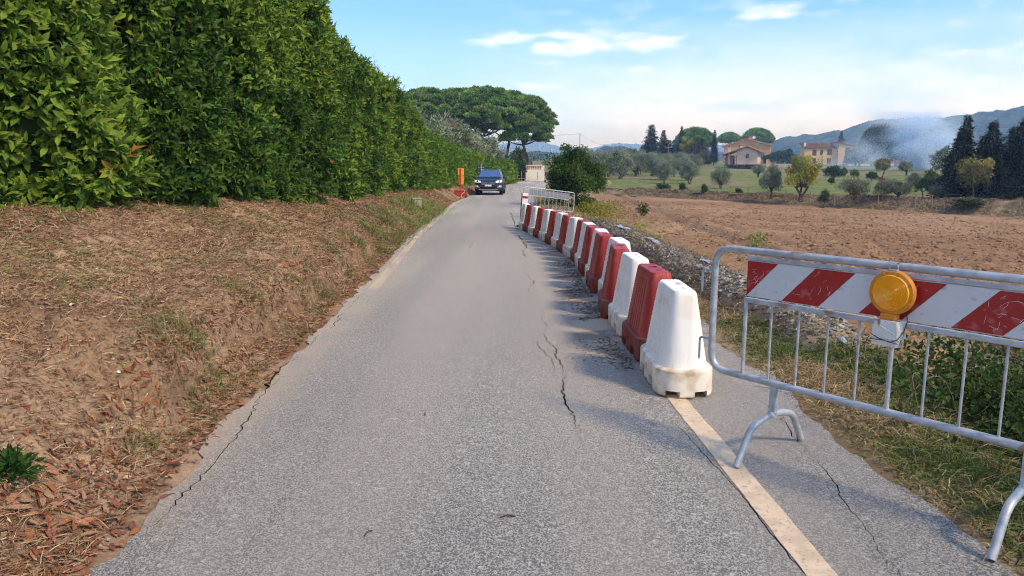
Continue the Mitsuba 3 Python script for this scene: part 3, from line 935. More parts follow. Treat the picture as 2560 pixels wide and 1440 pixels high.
# leaning delineator at the end of the row
t = thing('marker_panel', 'narrow white and red marker panel leaning behind the last white barrier', 'road marker')
ym = 22.3
mto = place(0.335, ym, zr(ym), 4, rx=-4, ry=4)
mp = add(t + '__panel', bx(-0.085, 0.085, -0.012, 0.012, 0.04, 0.98, 0.004), 'white_plastic', to=mto)
for z in (0.82, 0.10):
    add(t + '__red_band', bx(-0.083, 0.083, -0.015, -0.0122, z, z + 0.07), 'board_red', to=mto)
add(t + '__edge_strip', bx(-0.118, -0.091, -0.014, 0.014, 0.0, 0.97, 0.003), 'dark_metal', to=mto)
add(t + '__foot', bx(-0.20, 0.16, -0.14, 0.14, 0.0, 0.04, 0.01), 'dark_metal', to=mto)

# ---------------------------------------------------------------- rubble along the verge
rng = np.random.default_rng(21)


def rock_mesh(rg, flat):
    h = trimesh.convex.convex_hull(rand_dirs(rg, 12) * rg.uniform(0.7, 1.0, (12, 1)) * [1, 0.8, flat])
    return np.array(h.vertices), np.array(h.faces)


rocks = [rock_mesh(rng, f) for f in (0.45, 0.35, 0.6, 0.5, 0.4, 0.3)]
tones = [(0.27, 0.258, 0.238), (0.19, 0.178, 0.162), (0.37, 0.357, 0.335), (0.12, 0.108, 0.095)]
rk = [mikit.ply(r, 'stone', color=np.tile(np.array(c), (len(r[0]), 1))) for r in rocks for c in tones]
thing('rubble_heap', 'long low heap of broken stones and asphalt between the barriers and the field', 'rubble heap')
n = 20000
yy = 5.6 + 19.5 * rng.random(n) ** 1.35
ssx = crest_s(yy) + rng.normal(size=n) * 0.30 + 0.05
keep = (ssx > 0.22) & (rng.random(n) < np.clip((yy - 5.4) / 2.0, 0.15, 1))
yy, ssx = yy[keep], ssx[keep]
px = xr(yy) + ssx
sz = rng.gamma(1.6, 0.0085, len(yy)) + 0.009
sz = np.minimum(sz, 0.055)
pz = verge_z(px, yy) + sz * 0.12
order = np.argsort(-(sz / yy))
V, F, C, m = [], [], [], 0
for j, i in enumerate(order):
    to = place(px[i], yy[i], pz[i], rng.uniform(0, 360), sz[i], rx=rng.normal() * 25, ry=rng.normal() * 25)
    k = rng.integers(0, len(rocks))
    c = pick(rng, tones, 1, 0.15)[0]
    if j < 300:
        add('rubble_heap__stone', rk[k * 4 + rng.integers(0, 4)], 'stone', to=to)
    else:
        v, f = moved(rocks[k], to)
        V.append(v); F.append(f + m); C.append(np.tile(c, (len(v), 1))); m += len(v)
add('rubble_heap__rubble', (np.vstack(V), np.vstack(F)), 'stone', kind='stuff', color=np.vstack(C))


def scrap(x, y, w, l, rz, seed):
    r = np.random.default_rng(seed)
    X, Y = np.meshgrid(np.linspace(-w / 2, w / 2, 10), np.linspace(-l / 2, l / 2, 18), indexing='ij')
    a = math.radians(rz)
    wx, wy = x + X * math.cos(a) - Y * math.sin(a), y + X * math.sin(a) + Y * math.cos(a)
    z = verge_z(wx, wy) + 0.035 + 0.06 * np.abs(fb(X, Y, 9.0, 3, seed) - 0.45) + 0.02 * r.random(X.shape)
    return sheet(wx, wy, z)


for i, (x, y, w, l, rz, lab) in enumerate(((2.88, 6.15, 0.06, 0.38, 20, 'crumpled bluish plastic sheet beside the rubble behind the lamp'), (2.72, 10.6, 0.10, 0.5, 5, 'pale plastic scrap on the rubble crest beyond the second barrier'),
                                           (2.60, 13.8, 0.14, 0.9, 3, 'grey plastic scrap on the rubble crest midway along the row'), (2.55, 17.4, 0.16, 1.2, 2, 'long grey plastic scrap near the far end of the rubble'))):
    add('plastic_sheet' + ('' if i == 0 else '_%03d' % i), scrap(x, y, w, l, rz, 300 + i), 'plastic_sheet', lab, 'plastic sheet', smooth=True)


# ---------------------------------------------------------------- the hedges on the left
LAUREL = [(0.092, 0.178, 0.030), (0.066, 0.140, 0.025), (0.125, 0.220, 0.038), (0.052, 0.114, 0.023), (0.105, 0.190, 0.052)]
FRESH = [(0.215, 0.305, 0.050), (0.180, 0.280, 0.046)]
TURN = [(0.36, 0.30, 0.04), (0.30, 0.12, 0.04)]


def hedge_front(y, h, seed, period, amp):
    """Outward bulge (towards +x) of the hedge face at fraction h of its height."""
    ph = y * 2 * PI / period + 2.4 * fb(y, y * 0, 0.21, 2, seed)
    plants = (np.abs(np.cos(ph / 2)) ** 0.6 - 0.62) * amp * 1.7
    lump = (fb(y, h * 3.4, 0.95, 3, seed + 1) - 0.5) * amp * 2.1 + (fb(y, h * 3.4, 2.4, 3, seed + 2) - 0.5) * amp * 1.4
    return plants + lump - 0.30 * S01(0.10, 0.0, h) - 0.35 * S01(0.86, 1.0, h) ** 1.5


def make_hedge(key, y0, y1, ztop, seed, period, amp, dens, size, pal, fresh, turn, fold, body_step):
    """Core of dark twigs and the leaves on it. dens(y): leaves per square metre; size(y): leaf length."""
    rng = np.random.default_rng(seed)
    zb = lambda y: bank_z(xh(y), y) - 0.05 - 0.12 * S01(14, 8, y) + 0.30 * (fb(y, y * 0, 0.9, 3, seed + 9) - 0.5)
    ys, hs = np.arange(y0, y1, body_step), np.linspace(0, 1, 26)
    Yg, Hg = np.meshgrid(ys, hs, indexing='ij')
    core = xh(Yg) + hedge_front(Yg, Hg, seed, period, amp) - 0.52
    zz = zb(Yg) + 0.12 + (ztop(Yg) - zb(Yg) - 0.25) * Hg
    back = core[:, -1:] - 1.1
    Xs = np.concatenate([back - 0.2, core, back], 1)
    Zs = np.concatenate([zb(ys)[:, None], zz, zz[:, -1:]], 1)
    Ys = np.concatenate([Yg[:, :1], Yg, Yg[:, -1:]], 1)
    add(key + '__twigs', sheet(Xs, Ys, Zs), 'twig', label='twiggy green inside of the hedge')
    # shoots over the face, denser near the camera
    yy = np.linspace(y0, y1, 400)
    w = dens(yy) * (ztop(yy) - zb(yy))
    total = int(np.trapezoid(w, yy) / 7)
    cdf = np.concatenate([[0], np.cumsum((w[1:] + w[:-1]) / 2)])
    y = np.interp(rng.random(total) * cdf[-1], cdf, yy)
    h = rng.random(total) * 1.04 - 0.02
    depth = rng.random(total) ** 1.2 * 0.34 - 0.10 * (rng.random(total) < 0.06)
    inner = rng.random(total) < 0.28
    depth = np.where(inner, rng.uniform(0.20, 0.50, total), depth)
    e = 0.05
    b0 = hedge_front(y, h, seed, period, amp)
    gy = (hedge_front(y + e, h, seed, period, amp) - b0) / e + (xh(y + e) - xh(y)) / e
    H = ztop(y) - zb(y)
    gz = (hedge_front(y, np.clip(h + e / H, 0, 1.04), seed, period, amp) - b0) / e
    nrm = norm(np.stack([np.ones_like(y), -gy, -gz], 1))
    P = np.stack([xh(y) + b0, y, zb(y) + H * h], 1) - nrm * depth[:, None] + nrm * 0.02 + rng.normal(size=(total, 3)) * 0.025
    # the top of the hedge and its far end
    nt = total // 9
    yt = np.interp(rng.random(nt) * cdf[-1], cdf, yy)
    dt = rng.random(nt) * 1.3
    xt = xh(yt) + hedge_front(yt, np.ones(nt), seed, period, amp) - dt
    P = np.vstack([P, np.stack([xt, yt, ztop(yt) + 0.10 * rng.normal(size=nt) + 0.22 * np.clip(fb(yt, dt, 1.6, 3, seed + 8) - 0.45, 0, 1)], 1)])
    nrm = np.vstack([nrm, norm(np.stack([np.full(nt, 0.25), rng.normal(size=nt) * 0.2, np.ones(nt)], 1))])
    ne = int(250 * (ztop(y1) - zb(y1)) / size(y1) ** 1 * 0.06)
    if ne:
        he, xe = rng.random(ne), -rng.random(ne) * 1.3
        P = np.vstack([P, np.stack([xh(y1) + xe, y1 + rng.normal(size=ne) * 0.06, zb(y1) + he * (ztop(y1) - zb(y1))], 1)])
        nrm = np.vstack([nrm, np.tile([0.2, 1.0, 0.1], (ne, 1))])
    n = len(P)
    axis = norm(nrm * 0.75 + np.array([0, -0.10, 0.35]) + rng.normal(size=(n, 3)) * 0.45)
    u = norm(np.cross(axis, rand_dirs(rng, n)))
    v = np.cross(axis, u)
    tone = fb(P[:, 1] * 1.0, P[:, 2] * 1.0, 0.55, 3, seed + 5)
    isf = rng.random(n) < fresh * 2 * S01(0.35, 0.65, tone)
    ist = (rng.random(n) < turn)
    oP, oD, oN, oL, oC = [], [], [], [], []
    base = pick(rng, pal, n, 0.16) * (0.78 + 0.5 * tone)[:, None]
    for k in range(7):
        a = k * 2.4 + rng.random(n) * 0.6
        radial = u * np.cos(a)[:, None] + v * np.sin(a)[:, None]
        th = 0.35 + 0.14 * k
        d = norm(axis * math.cos(th) + radial * math.sin(th) + np.array([0, 0, -0.12]) + rng.normal(size=(n, 3)) * 0.12)
        N = axis * math.sin(th) * 0.9 - radial * math.cos(th) + np.array([0.10, -0.05, 0.30]) + rng.normal(size=(n, 3)) * 0.22
        s = size(P[:, 1])
        oP.append(P + axis * (0.035 - 0.018 * k) * (s / 0.1)[:, None]); oD.append(d); oN.append(N)
        oL.append(s * rng.uniform(0.6, 1.25, n) * (0.72 + 0.56 * tone))
        c = np.clip(base * (1 + 0.22 * rng.normal(size=(n, 1))), 0.008, 0.9)
        if k < 4:
            c = np.where(isf[:, None], pick(rng, fresh_pal, n, 0.12), c)
        c = np.where((ist & (rng.random(n) < 0.5))[:, None], pick(rng, TURN, n, 0.15), c)
        oC.append(c)
    return [np.concatenate(z) for z in (oP, oD, oN, oL, oC)]


fresh_pal = FRESH
ztall = Pchip([-2, 5, 12, 17.2, 18.6, 20, 24, 30, 34.5, 36.8, 38.2], [5.4, 5.45, 5.5, 5.45, 5.25, 4.85, 4.55, 4.32, 4.0, 3.45, 3.0])
hk = thing('laurel_hedge', 'tall dense laurel hedge with glossy green leaves above the bank, nearest on the left', 'hedge')
lsize = lambda y: np.interp(y, [3, 9, 20, 38], [0.135, 0.138, 0.155, 0.19])
P, D, N, Ls, C = make_hedge(hk, 2.2, 38.2, lambda y: ztall(y) + 0.55 * (fb(y, y * 0, 1.15, 3, 44) - 0.5), 31, 2.3, 0.42, lambda y: np.interp(y, [2, 9, 20, 38], [2000, 1700, 1000, 560]), lsize, LAUREL, 0.50, 0.008, 0.18, 0.16)
W = Ls * 0.38
ulen = np.hypot(P[:, 0], P[:, 1])
bulge = P[:, 0] - xh(P[:, 1])
cand = np.where((P[:, 1] > 6.9) & (P[:, 1] < 8.8) & (P[:, 2] < 3.7) & (bulge > 0.05))[0]
sel = cand[np.argsort(ulen[cand] - 0.8 * bulge[cand])[:1600]]
sel = np.random.default_rng(5).choice(sel, 270, replace=False)
rest = np.ones(len(P), bool)
rest[sel] = False
nearl = rest & (P[:, 1] < 13.5)
v, f, c = join3([leaves8(P[nearl], D[nearl], N[nearl], Ls[nearl], W[nearl], C[nearl]), leaves(P[rest & ~nearl], D[rest & ~nearl], N[rest & ~nearl], Ls[rest & ~nearl], W[rest & ~nearl], C[rest & ~nearl], 0.16)])
add(hk + '__foliage', (v, f), 'leaf', kind='stuff', color=c)
uv_, uf_, uc_ = leaves8(np.zeros((1, 3)), np.array([[0, 1.0, 0]]), np.array([[0, 0, 1.0]]), 1.0, 0.38, np.zeros((1, 3)))
lk = [mikit.ply((uv_, uf_), 'leaf', color=np.tile(np.array(c), (len(uv_), 1))) for c in LAUREL[:3] + FRESH]
lc = np.array(LAUREL[:3] + FRESH)
for i in sel:
    d = norm(D[i]); s = norm(np.cross(d, N[i])); n_ = np.cross(s, d)
    M = np.eye(4)
    M[:3, 0], M[:3, 1], M[:3, 2], M[:3, 3] = s * Ls[i], d * Ls[i], n_ * Ls[i], P[i]
    j = int(np.argmin(((lc - C[i]) ** 2).sum(1)))
    add(hk + '__leaf', lk[j], 'leaf', to=T(M))

LOW = [(0.115, 0.210, 0.030), (0.090, 0.175, 0.027), (0.140, 0.235, 0.036)]
zlow = Pchip([36, 40, 50, 60, 70, 84.5], [3.1, 2.95, 2.5, 2.15, 1.75, 1.10])
hk = thing('clipped_hedge', 'lower bright green clipped hedge running behind the car to the white cabin', 'hedge')
P, D, N, Ls, C = make_hedge(hk, 37.6, 84.5, zlow, 57, 1.3, 0.16, lambda y: np.interp(y, [37, 84], [330, 140]), lambda y: np.interp(y, [37, 84], [0.19, 0.30]), LOW, 0.25, 0.0, 0.18, 0.3)
v, f, c = leaves(P, D, N, Ls, Ls * 0.36, C, 0.16, rich=False)
add(hk + '__foliage', (v, f), 'leaf', color=c)

# ---------------------------------------------------------------- cover of the bank: dry grass, litter, tufts
rng = np.random.default_rng(77)


def bank_points(n, y0, y1, s0, s1, power=1.0, bias=1.0):
    y = y0 + (y1 - y0) * rng.random(n) ** power
    s = s0 + (s1 - s0) * rng.random(n) ** bias
    x = xl(y) - s
    return np.stack([x, y, zr(y) + bank_rel(s, y)], 1), s


def slope_up(P, f, e=0.06):
    z = f(P[:, 0], P[:, 1])
    return norm(np.stack([-(f(P[:, 0] + e, P[:, 1]) - z) / e, -(f(P[:, 0], P[:, 1] + e) - z) / e, np.ones(len(P))], 1))


DRY = [(0.40, 0.275, 0.165), (0.35, 0.215, 0.125), (0.27, 0.155, 0.095), (0.50, 0.375, 0.24), (0.16, 0.095, 0.062)]
GREENISH = [(0.16, 0.19, 0.06), (0.20, 0.21, 0.08), (0.12, 0.16, 0.05)]
P, s = bank_points(250000, 2.4, 40, 0.10, 3.9, 2.0)
ok = fb(P[:, 0], P[:, 1], 1.2, 3, 300) + 0.22 * rng.normal(size=len(P)) > 0.30
P = P[ok]
U = slope_up(P, bank_z)
n = len(P)
D = norm(U * 0.25 + rng.normal(size=(n, 3)) * [0.9, 0.9, 0.35] + np.array([0.30, 0, -0.05]))
Ls = rng.uniform(0.025, 0.095, n) * np.interp(P[:, 1], [3, 40], [1.0, 2.4])
C = pick(rng, DRY, n, 0.18)
gr = fb(P[:, 0], P[:, 1], 0.8, 3, 310) > 0.60
C[gr] = np.where((rng.random(gr.sum()) < 0.4)[:, None], pick(rng, GREENISH, int(gr.sum())), C[gr])
v, f, c = blades(P + U * 0.006, D, Ls, 0.0046 * np.interp(P[:, 1], [3, 40], [1.0, 3.4]), C, 0.15, rng)
add('dry_grass', (v, f), 'straw', 'short dry straw and mown grass covering the left bank', 'dry grass', kind='stuff', color=c)

LIT = [(0.30, 0.12, 0.062), (0.24, 0.092, 0.05), (0.38, 0.18, 0.105), (0.20, 0.09, 0.06), (0.33, 0.21, 0.135)]


def litter(P, f, s0, s1, stretch):
    n = len(P)
    U = slope_up(P, f)
    D = norm(np.cross(U, rand_dirs(rng, n)) + U * 0.25 * rng.random((n, 1)))
    N = norm(U + rng.normal(size=(n, 3)) * 0.35)
    L = rng.uniform(s0, s1, n) * np.interp(P[:, 1], [3, 10, 40], [1.0, 1.0, stretch])
    C = pick(rng, LIT, n, 0.2)
    return leaves(P + U * 0.012, D, N, L, L * rng.uniform(0.32, 0.5, n), C, 0.30)


a1, _ = bank_points(2600, 2.4, 16, 0.0, 0.55, 1.2, 0.8)
a2, _ = bank_points(9000, 2.6, 40, 0.3, 3.6, 1.4)
ok = fb(a2[:, 0], a2[:, 1], 0.75, 4, 320) + 0.12 * rng.normal(size=len(a2)) > np.interp(a2[:, 1], [3, 10, 25], [0.56, 0.50, 0.40])
a3, _ = bank_points(2200, 5, 38, 2.5, 3.6, 1.4)
a4, _ = bank_points(9000, 11, 60, 0.15, 3.3, 1.0)
P = np.vstack([a1, a2[ok], a3, a4])
nl = 0
near = np.argsort(P[:, 1])
# the nearest fallen leaves one by one, the rest as litter
first = near[P[near][:, 0] > -0.69 * P[near][:, 1] - 0.2][:280]
mask = np.ones(len(P), bool)
mask[first] = False
v, f, c = litter(P[mask], bank_z, 0.035, 0.078, 1.5)
add('leaf_litter', (v, f), 'straw', 'rust brown fallen leaves strewn over the bank and the gutter', 'leaf litter', kind='stuff', color=c)
dk = [mikit.ply((uv_, uf_), 'straw', color=np.tile(np.array(c), (len(uv_), 1))) for c in LIT]
U = slope_up(P[first], bank_z)
for j, i in enumerate(first):
    d = norm(np.cross(U[j], rand_dirs(rng, 1)[0]) + U[j] * 0.25 * rng.random()); nn = norm(U[j] + rng.normal(size=3) * 0.3)
    s = norm(np.cross(d, nn)); nn = np.cross(s, d)
    L = rng.uniform(0.045, 0.082)
    M = np.eye(4)
    M[:3, 0], M[:3, 1], M[:3, 2], M[:3, 3] = s * L, d * L, nn * L, P[i] + U[j] * 0.012
    add('bank__leaf', dk[rng.integers(0, 5)], 'straw', to=T(M))
# small dead bits between the straw
P, s = bank_points(70000, 2.4, 40, 0.05, 3.8, 1.5)
n = len(P)
U = slope_up(P, bank_z)
D = norm(np.cross(U, rand_dirs(rng, n)) + U * 0.3 * rng.random((n, 1)))
v, f, c = leaves(P + U * 0.008, D, norm(U + rng.normal(size=(n, 3)) * 0.4), rng.uniform(0.012, 0.042, n) * np.interp(P[:, 1], [3, 30], [1, 2]), rng.uniform(0.006, 0.017, n) * np.interp(P[:, 1], [3, 30], [1, 2]), pick(rng, [(0.30, 0.15, 0.085), (0.22, 0.10, 0.06), (0.40, 0.29, 0.19), (0.13, 0.08, 0.055), (0.34, 0.175, 0.10)], n, 0.2), 0.3, False)
add('leaf_crumbs', (v, f), 'straw', 'brown crumbs of dead leaves and stems between the straw on the bank', 'leaf litter', kind='stuff', color=c)
# pale pebbles and bits of paper on the bank
P, s = bank_points(420, 3, 22, 0.3, 3.6, 1.3)
ms = [moved(rocks[rng.integers(0, 6)], place(p[0], p[1], p[2] + 0.006, rng.uniform(0, 360), rng.uniform(0.008, 0.028))) for p in P]
V = cat(*ms)
add('pebbles', V, 'stone', 'pale pebbles scattered over the left bank', 'pebbles', kind='stuff', color=np.repeat(pick(rng, [(0.55, 0.52, 0.48), (0.40, 0.36, 0.31)], len(P)), [len(m[0]) for m in ms], axis=0))


def tuft(x, y, f, n, h, spread, pal, wide=0.005):
    r = np.abs(rng.normal(size=n)) ** 0.8 * spread
    a = rng.uniform(0, 2 * PI, n)
    px, py = x + r * np.cos(a), y + r * np.sin(a) * 1.5
    P = np.stack([px, py, f(px, py) - 0.01], 1)
    D = norm(np.stack([np.cos(a) * 0.5, np.sin(a) * 0.5, np.ones(n)], 1) + rng.normal(size=(n, 3)) * 0.35)
    return blades(P, D, h * rng.uniform(0.4, 1.15, n), wide, pick(rng, pal, n, 0.2), 0.5, rng)


TUFT = [(0.13, 0.17, 0.05), (0.18, 0.205, 0.075), (0.10, 0.135, 0.04), (0.30, 0.24, 0.12)]
spots = [(5.0, 0.42, 700, 0.20, 0.22, 'largest grass tuft at the foot of the bank, lower left'), (3.9, 0.36, 260, 0.13, 0.12, 'small grass tuft among brown leaves in the lower left corner'), (7.9, 0.36, 300, 0.16, 0.12, 'green tuft growing below a pale earth step on the bank'),
         (8.6, 0.34, 300, 0.20, 0.12, 'bluish green tuft beside the pale earth step'), (6.5, 0.50, 380, 0.15, 0.18, 'olive grass tuft midway up the near gutter'), (12.2, 0.42, 420, 0.26, 0.2, 'grass clump by the gutter where the bank steepens'),
         (14.4, 0.45, 500, 0.34, 0.28, 'taller weed clump in the gutter'), (16.2, 0.40, 420, 0.34, 0.3, 'second weed clump in the gutter'), (19.0, 0.5, 420, 0.36, 0.35, 'grass growing thick along the road edge'),
         (24.0, 0.55, 520, 0.48, 0.5, 'bright green grass below the concrete stub'), (27.5, 0.6, 500, 0.50, 0.55, 'bright grass at the road edge past the concrete stub'), (3.0, 0.95, 240, 0.12, 0.12, 'thin tuft on the bare earth in the lower left corner'),
         (4.4, 1.5, 320, 0.14, 0.2, 'dry tuft on the slope in the left foreground'), (9.5, 3.0, 260, 0.20, 0.16, 'dry tuft under the hedge beside the leaves'), (10.4, 0.42, 420, 0.20, 0.22, 'green clump at the road edge before the gutter bends'), (21.5, 0.5, 480, 0.40, 0.4, 'bright green grass along the gutter short of the concrete stub'), (17.6, 0.45, 420, 0.34, 0.3, 'third weed clump in the gutter'), (30.5, 0.6, 420, 0.45, 0.5, 'bright grass farthest along the gutter, before the traffic signal')]
for y, s, n, h, sp, lab in spots:
    pal = TUFT if 'dry' not in lab else DRY[:3] + TUFT[:1]
    if 'bright' in lab: pal = [(0.17, 0.25, 0.06), (0.20, 0.27, 0.08)]
    v, f, c = tuft(xl(y) - s, y, bank_z, n, h, sp, pal, 0.0045 * max(1, y / 8))
    key = thing('grass_tuft', lab, 'grass tuft')
    add(key + '__blades', (v, f), 'straw', color=c, kind='stuff')
# dark leafy weed at the left edge of the frame
P0 = np.array([-2.18, 3.12, bank_z(-2.18, 3.12)])
n = 260
d = rand_dirs(rng, n); d[:, 2] = np.abs(d[:, 2])
v, f, c = leaves(P0 + d * rng.uniform(0.02, 0.11, (n, 1)), norm(d + rng.normal(size=(n, 3)) * 0.4), rand_dirs(rng, n), 0.045, 0.022, pick(rng, [(0.045, 0.10, 0.025), (0.03, 0.075, 0.02)], n), 0.2)
add('weed', (v, f), 'leaf', 'small dark green weed on the bank at the left edge', 'weed', color=c)

# ---------------------------------------------------------------- right verge: grass, straw and brambles
def verge_points(n, y0, y1, s0, s1, power=1.0):
    y = y0 + (y1 - y0) * rng.random(n) ** power
    s = s0 + (s1 - s0) * rng.random(n)
    x = xr(y) + s
    return np.stack([x, y, verge_z(x, y)], 1), s


P, s = verge_points(170000, 2.2, 12, 0.0, 3.0, 1.15)
ok = (rng.random(len(P)) < np.clip(s * 2.6 + 0.16, 0, 1)) & ((s < crest_s(P[:, 1]) - 0.28) | (P[:, 1] < 6.3))
P, s = P[ok], s[ok]
n = len(P)
g = fb(P[:, 0], P[:, 1], 1.3, 3, 400) + 0.10 * rng.normal(size=n) + 0.10 * S01(0.3, 1.0, s)
VG = [(0.12, 0.165, 0.05), (0.16, 0.195, 0.07), (0.09, 0.125, 0.035)]
VD = [(0.40, 0.30, 0.165), (0.33, 0.24, 0.125), (0.45, 0.35, 0.22), (0.30, 0.185, 0.09)]
C = np.where((g > 0.53)[:, None], pick(rng, VG, n, 0.2), pick(rng, VD, n, 0.2))
D = norm(rng.normal(size=(n, 3)) * [0.8, 0.8, 0.3] + np.array([0.1, -0.1, 0.45]))
v, f, c = blades(P, D, rng.uniform(0.05, 0.21, n) * (0.55 + 0.8 * S01(0.1, 1.0, s)), 0.0058, C, 0.5, rng)
add('verge_grass', (v, f), 'straw', 'matted green and straw coloured grass along the right verge', 'grass', kind='stuff', color=c)
P, s = verge_points(15000, 6.0, 24, 0.2, 1.7, 1.2)
ok = fb(P[:, 0], P[:, 1], 1.5, 3, 430) + 0.08 * rng.normal(size=len(P)) > 0.50
P = P[ok]
n = len(P)
v, f, c = blades(P, norm(rng.normal(size=(n, 3)) * [0.8, 0.8, 0.3] + [0, 0, 0.35]), rng.uniform(0.05, 0.22, n), 0.006 * np.interp(P[:, 1], [6, 24], [1, 2.5]), pick(rng, [(0.30, 0.23, 0.16), (0.20, 0.14, 0.10), (0.38, 0.31, 0.22), (0.14, 0.10, 0.075), (0.17, 0.18, 0.08)], n, 0.2), 0.5, rng)
add('dry_stalks', (v, f), 'straw', 'withered stalks growing over the rubble heap', 'dry stalks', kind='stuff', color=c)
P, s = verge_points(9000, 20, 46, 0.0, 4.0, 0.9)
n = len(P)
v, f, c = blades(P, norm(rng.normal(size=(n, 3)) * [0.7, 0.7, 0.3] + [0, 0, 0.5]), rng.uniform(0.12, 0.4, n), 0.016, pick(rng, VD + [(0.18, 0.20, 0.07)], n, 0.2), 0.5, rng)
add('dry_grass_001', (v, f), 'straw', 'straw coloured grass around the far fence and the green bush', 'dry grass', kind='stuff', color=c)

BR = [(0.060, 0.105, 0.028), (0.045, 0.085, 0.025), (0.085, 0.130, 0.040), (0.035, 0.065, 0.02), (0.11, 0.13, 0.05)]


def bramble(key, label, x, y, rx, ry, h, n, seed):
    r = np.random.default_rng(seed)
    key = thing(key, label, 'bramble', 'bramble bushes on the right verge')
    canes = []
    pts = []
    for _ in range(26):
        a, q = r.uniform(0, 2 * PI), math.sqrt(r.random()) * 0.8
        bx_, by_ = x + rx * q * math.cos(a), y + ry * q * math.sin(a)
        top = np.array([bx_ + r.normal() * 0.25, by_ + r.normal() * 0.25, verge_z(bx_, by_) + h * r.uniform(0.6, 1.05)])
        end = top + np.array([r.normal() * 0.4, r.normal() * 0.4, -h * r.uniform(0.1, 0.6)])
        t = np.linspace(0, 1, 9)[:, None]
        b = np.array([bx_, by_, float(verge_z(bx_, by_))])
        ln = (1 - t) ** 2 * b + 2 * t * (1 - t) * (top * 1.0 + [0, 0, 0.25 * h]) + t * t * end
        canes.append(tube(ln, np.linspace(0.004, 0.0015, 9), 4))
        pts.append(ln)
    add(key + '__cane', cat(*canes), 'pale_twig')
    pts = np.vstack(pts)
    i = r.integers(0, len(pts), n)
    P = pts[i] + r.normal(size=(n, 3)) * [0.10, 0.10, 0.08]
    P[:, 2] = np.maximum(P[:, 2], verge_z(P[:, 0], P[:, 1]) + 0.02)
    D = norm(r.normal(size=(n, 3)) + [0, 0, 0.1])
    N = norm(r.normal(size=(n, 3)) * 0.6 + [-0.1, -0.3, 0.8])
    L = r.uniform(0.025, 0.062, n)
    v, f, c = leaves(P, D, N, L, L * 0.62, pick(r, BR, n, 0.2), 0.18)
    add(key + '__foliage', (v, f), 'leaf', color=c)


for i, (x, y, rx, ry, h, n, lab) in enumerate(((3.35, 5.0, 0.55, 0.7, 0.76, 4200, 'leafy bramble behind the lamp, left end of the bramble patch'), (3.75, 4.2, 0.6, 0.6, 0.95, 5200, 'dense bramble behind the middle of the striped fence'),
                                               (4.3, 5.2, 0.7, 0.8, 1.0, 5200, 'bramble at the back of the patch above the field edge'), (3.25, 3.5, 0.5, 0.5, 0.62, 4800, 'dark bramble low behind the right end of the fence'),
                                               (4.5, 6.6, 0.8, 0.9, 0.55, 3600, 'thin bramble farthest from the lane behind the lamp'), (4.2, 3.5, 0.6, 0.6, 0.8, 3500, 'bramble at the right edge of the picture'))):
    bramble('bramble_bush', lab, x, y, rx, ry, h, n, 500 + i)
# a few long straw stems lying over the edge of the asphalt, fallen twigs on the lane
st = []
for _ in range(130):
    y = rng.uniform(2.6, 8.5)
    x = xr(y) + rng.uniform(-0.12, 0.9)
    a = rng.uniform(0, PI)
    L = rng.uniform(0.1, 0.34)
    p = np.array([[x + (t - 0.5) * L * math.cos(a), y + (t - 0.5) * L * math.sin(a), 0] for t in (0, 0.5, 1)])
    p[:, 2] = np.maximum(verge_z(p[:, 0], p[:, 1]), zr(p[:, 1])) + np.array([0.012, 0.03, 0.012])
    st.append(tube(p, 0.0018, 4))
add('cut_stems', cat(*st), 'pale_twig', 'cut straw stems lying on the right edge of the asphalt', 'cut stems', kind='stuff')
for i, (x, y, L, a, lab) in enumerate(((-0.02, 3.2, 0.07, 10, 'thin dark twig lying on the near asphalt'), (-0.62, 3.05, 0.05, 60, 'short dark twig near the bottom of the lane'), (-0.55, 4.6, 0.05, 95, 'small twig lying upright along the lane'),
                                       (0.72, 9.4, 0.45, 20, 'forked dark twig beside the dirty barriers'))):
    z = zr(y) + 0.005
    c, s = math.cos(math.radians(a)), math.sin(math.radians(a))
    key = thing('twig', lab, 'twig')
    add(key, cat(tube([(x - c * L / 2, y - s * L / 2, z), (x, y + 0.01, z + 0.006), (x + c * L / 2, y + s * L / 2, z)], 0.0035, 5), tube([(x, y + 0.01, z + 0.006), (x + c * L * 0.3, y + L * 0.25, z)], 0.002, 4)), 'bark')
# dried mud and debris washed off the barriers onto the lane
n = 5200
y = rng.uniform(5.6, 17, n)
x = bxc(y) - 0.22 - np.abs(rng.normal(size=n)) * 0.17
ok = fb(x, y, 1.6, 3, 610) > 0.40
P = np.stack([x, y, zr(y) + 0.003], 1)[ok]
n = len(P)
v, f, c = leaves(P, norm(rng.normal(size=(n, 3)) * [1.3, 0.5, 0.05]), norm(rng.normal(size=(n, 3)) * 0.25 + [0, 0, 1]), rng.uniform(0.012, 0.05, n), rng.uniform(0.005, 0.014, n), pick(rng, [(0.13, 0.09, 0.055), (0.20, 0.145, 0.09), (0.085, 0.06, 0.04)], n, 0.2), 0.3)
add('mud_crumbs', (v, f), 'straw', 'dark dried mud and plant crumbs on the lane beside the barriers', 'mud', kind='stuff', color=c)


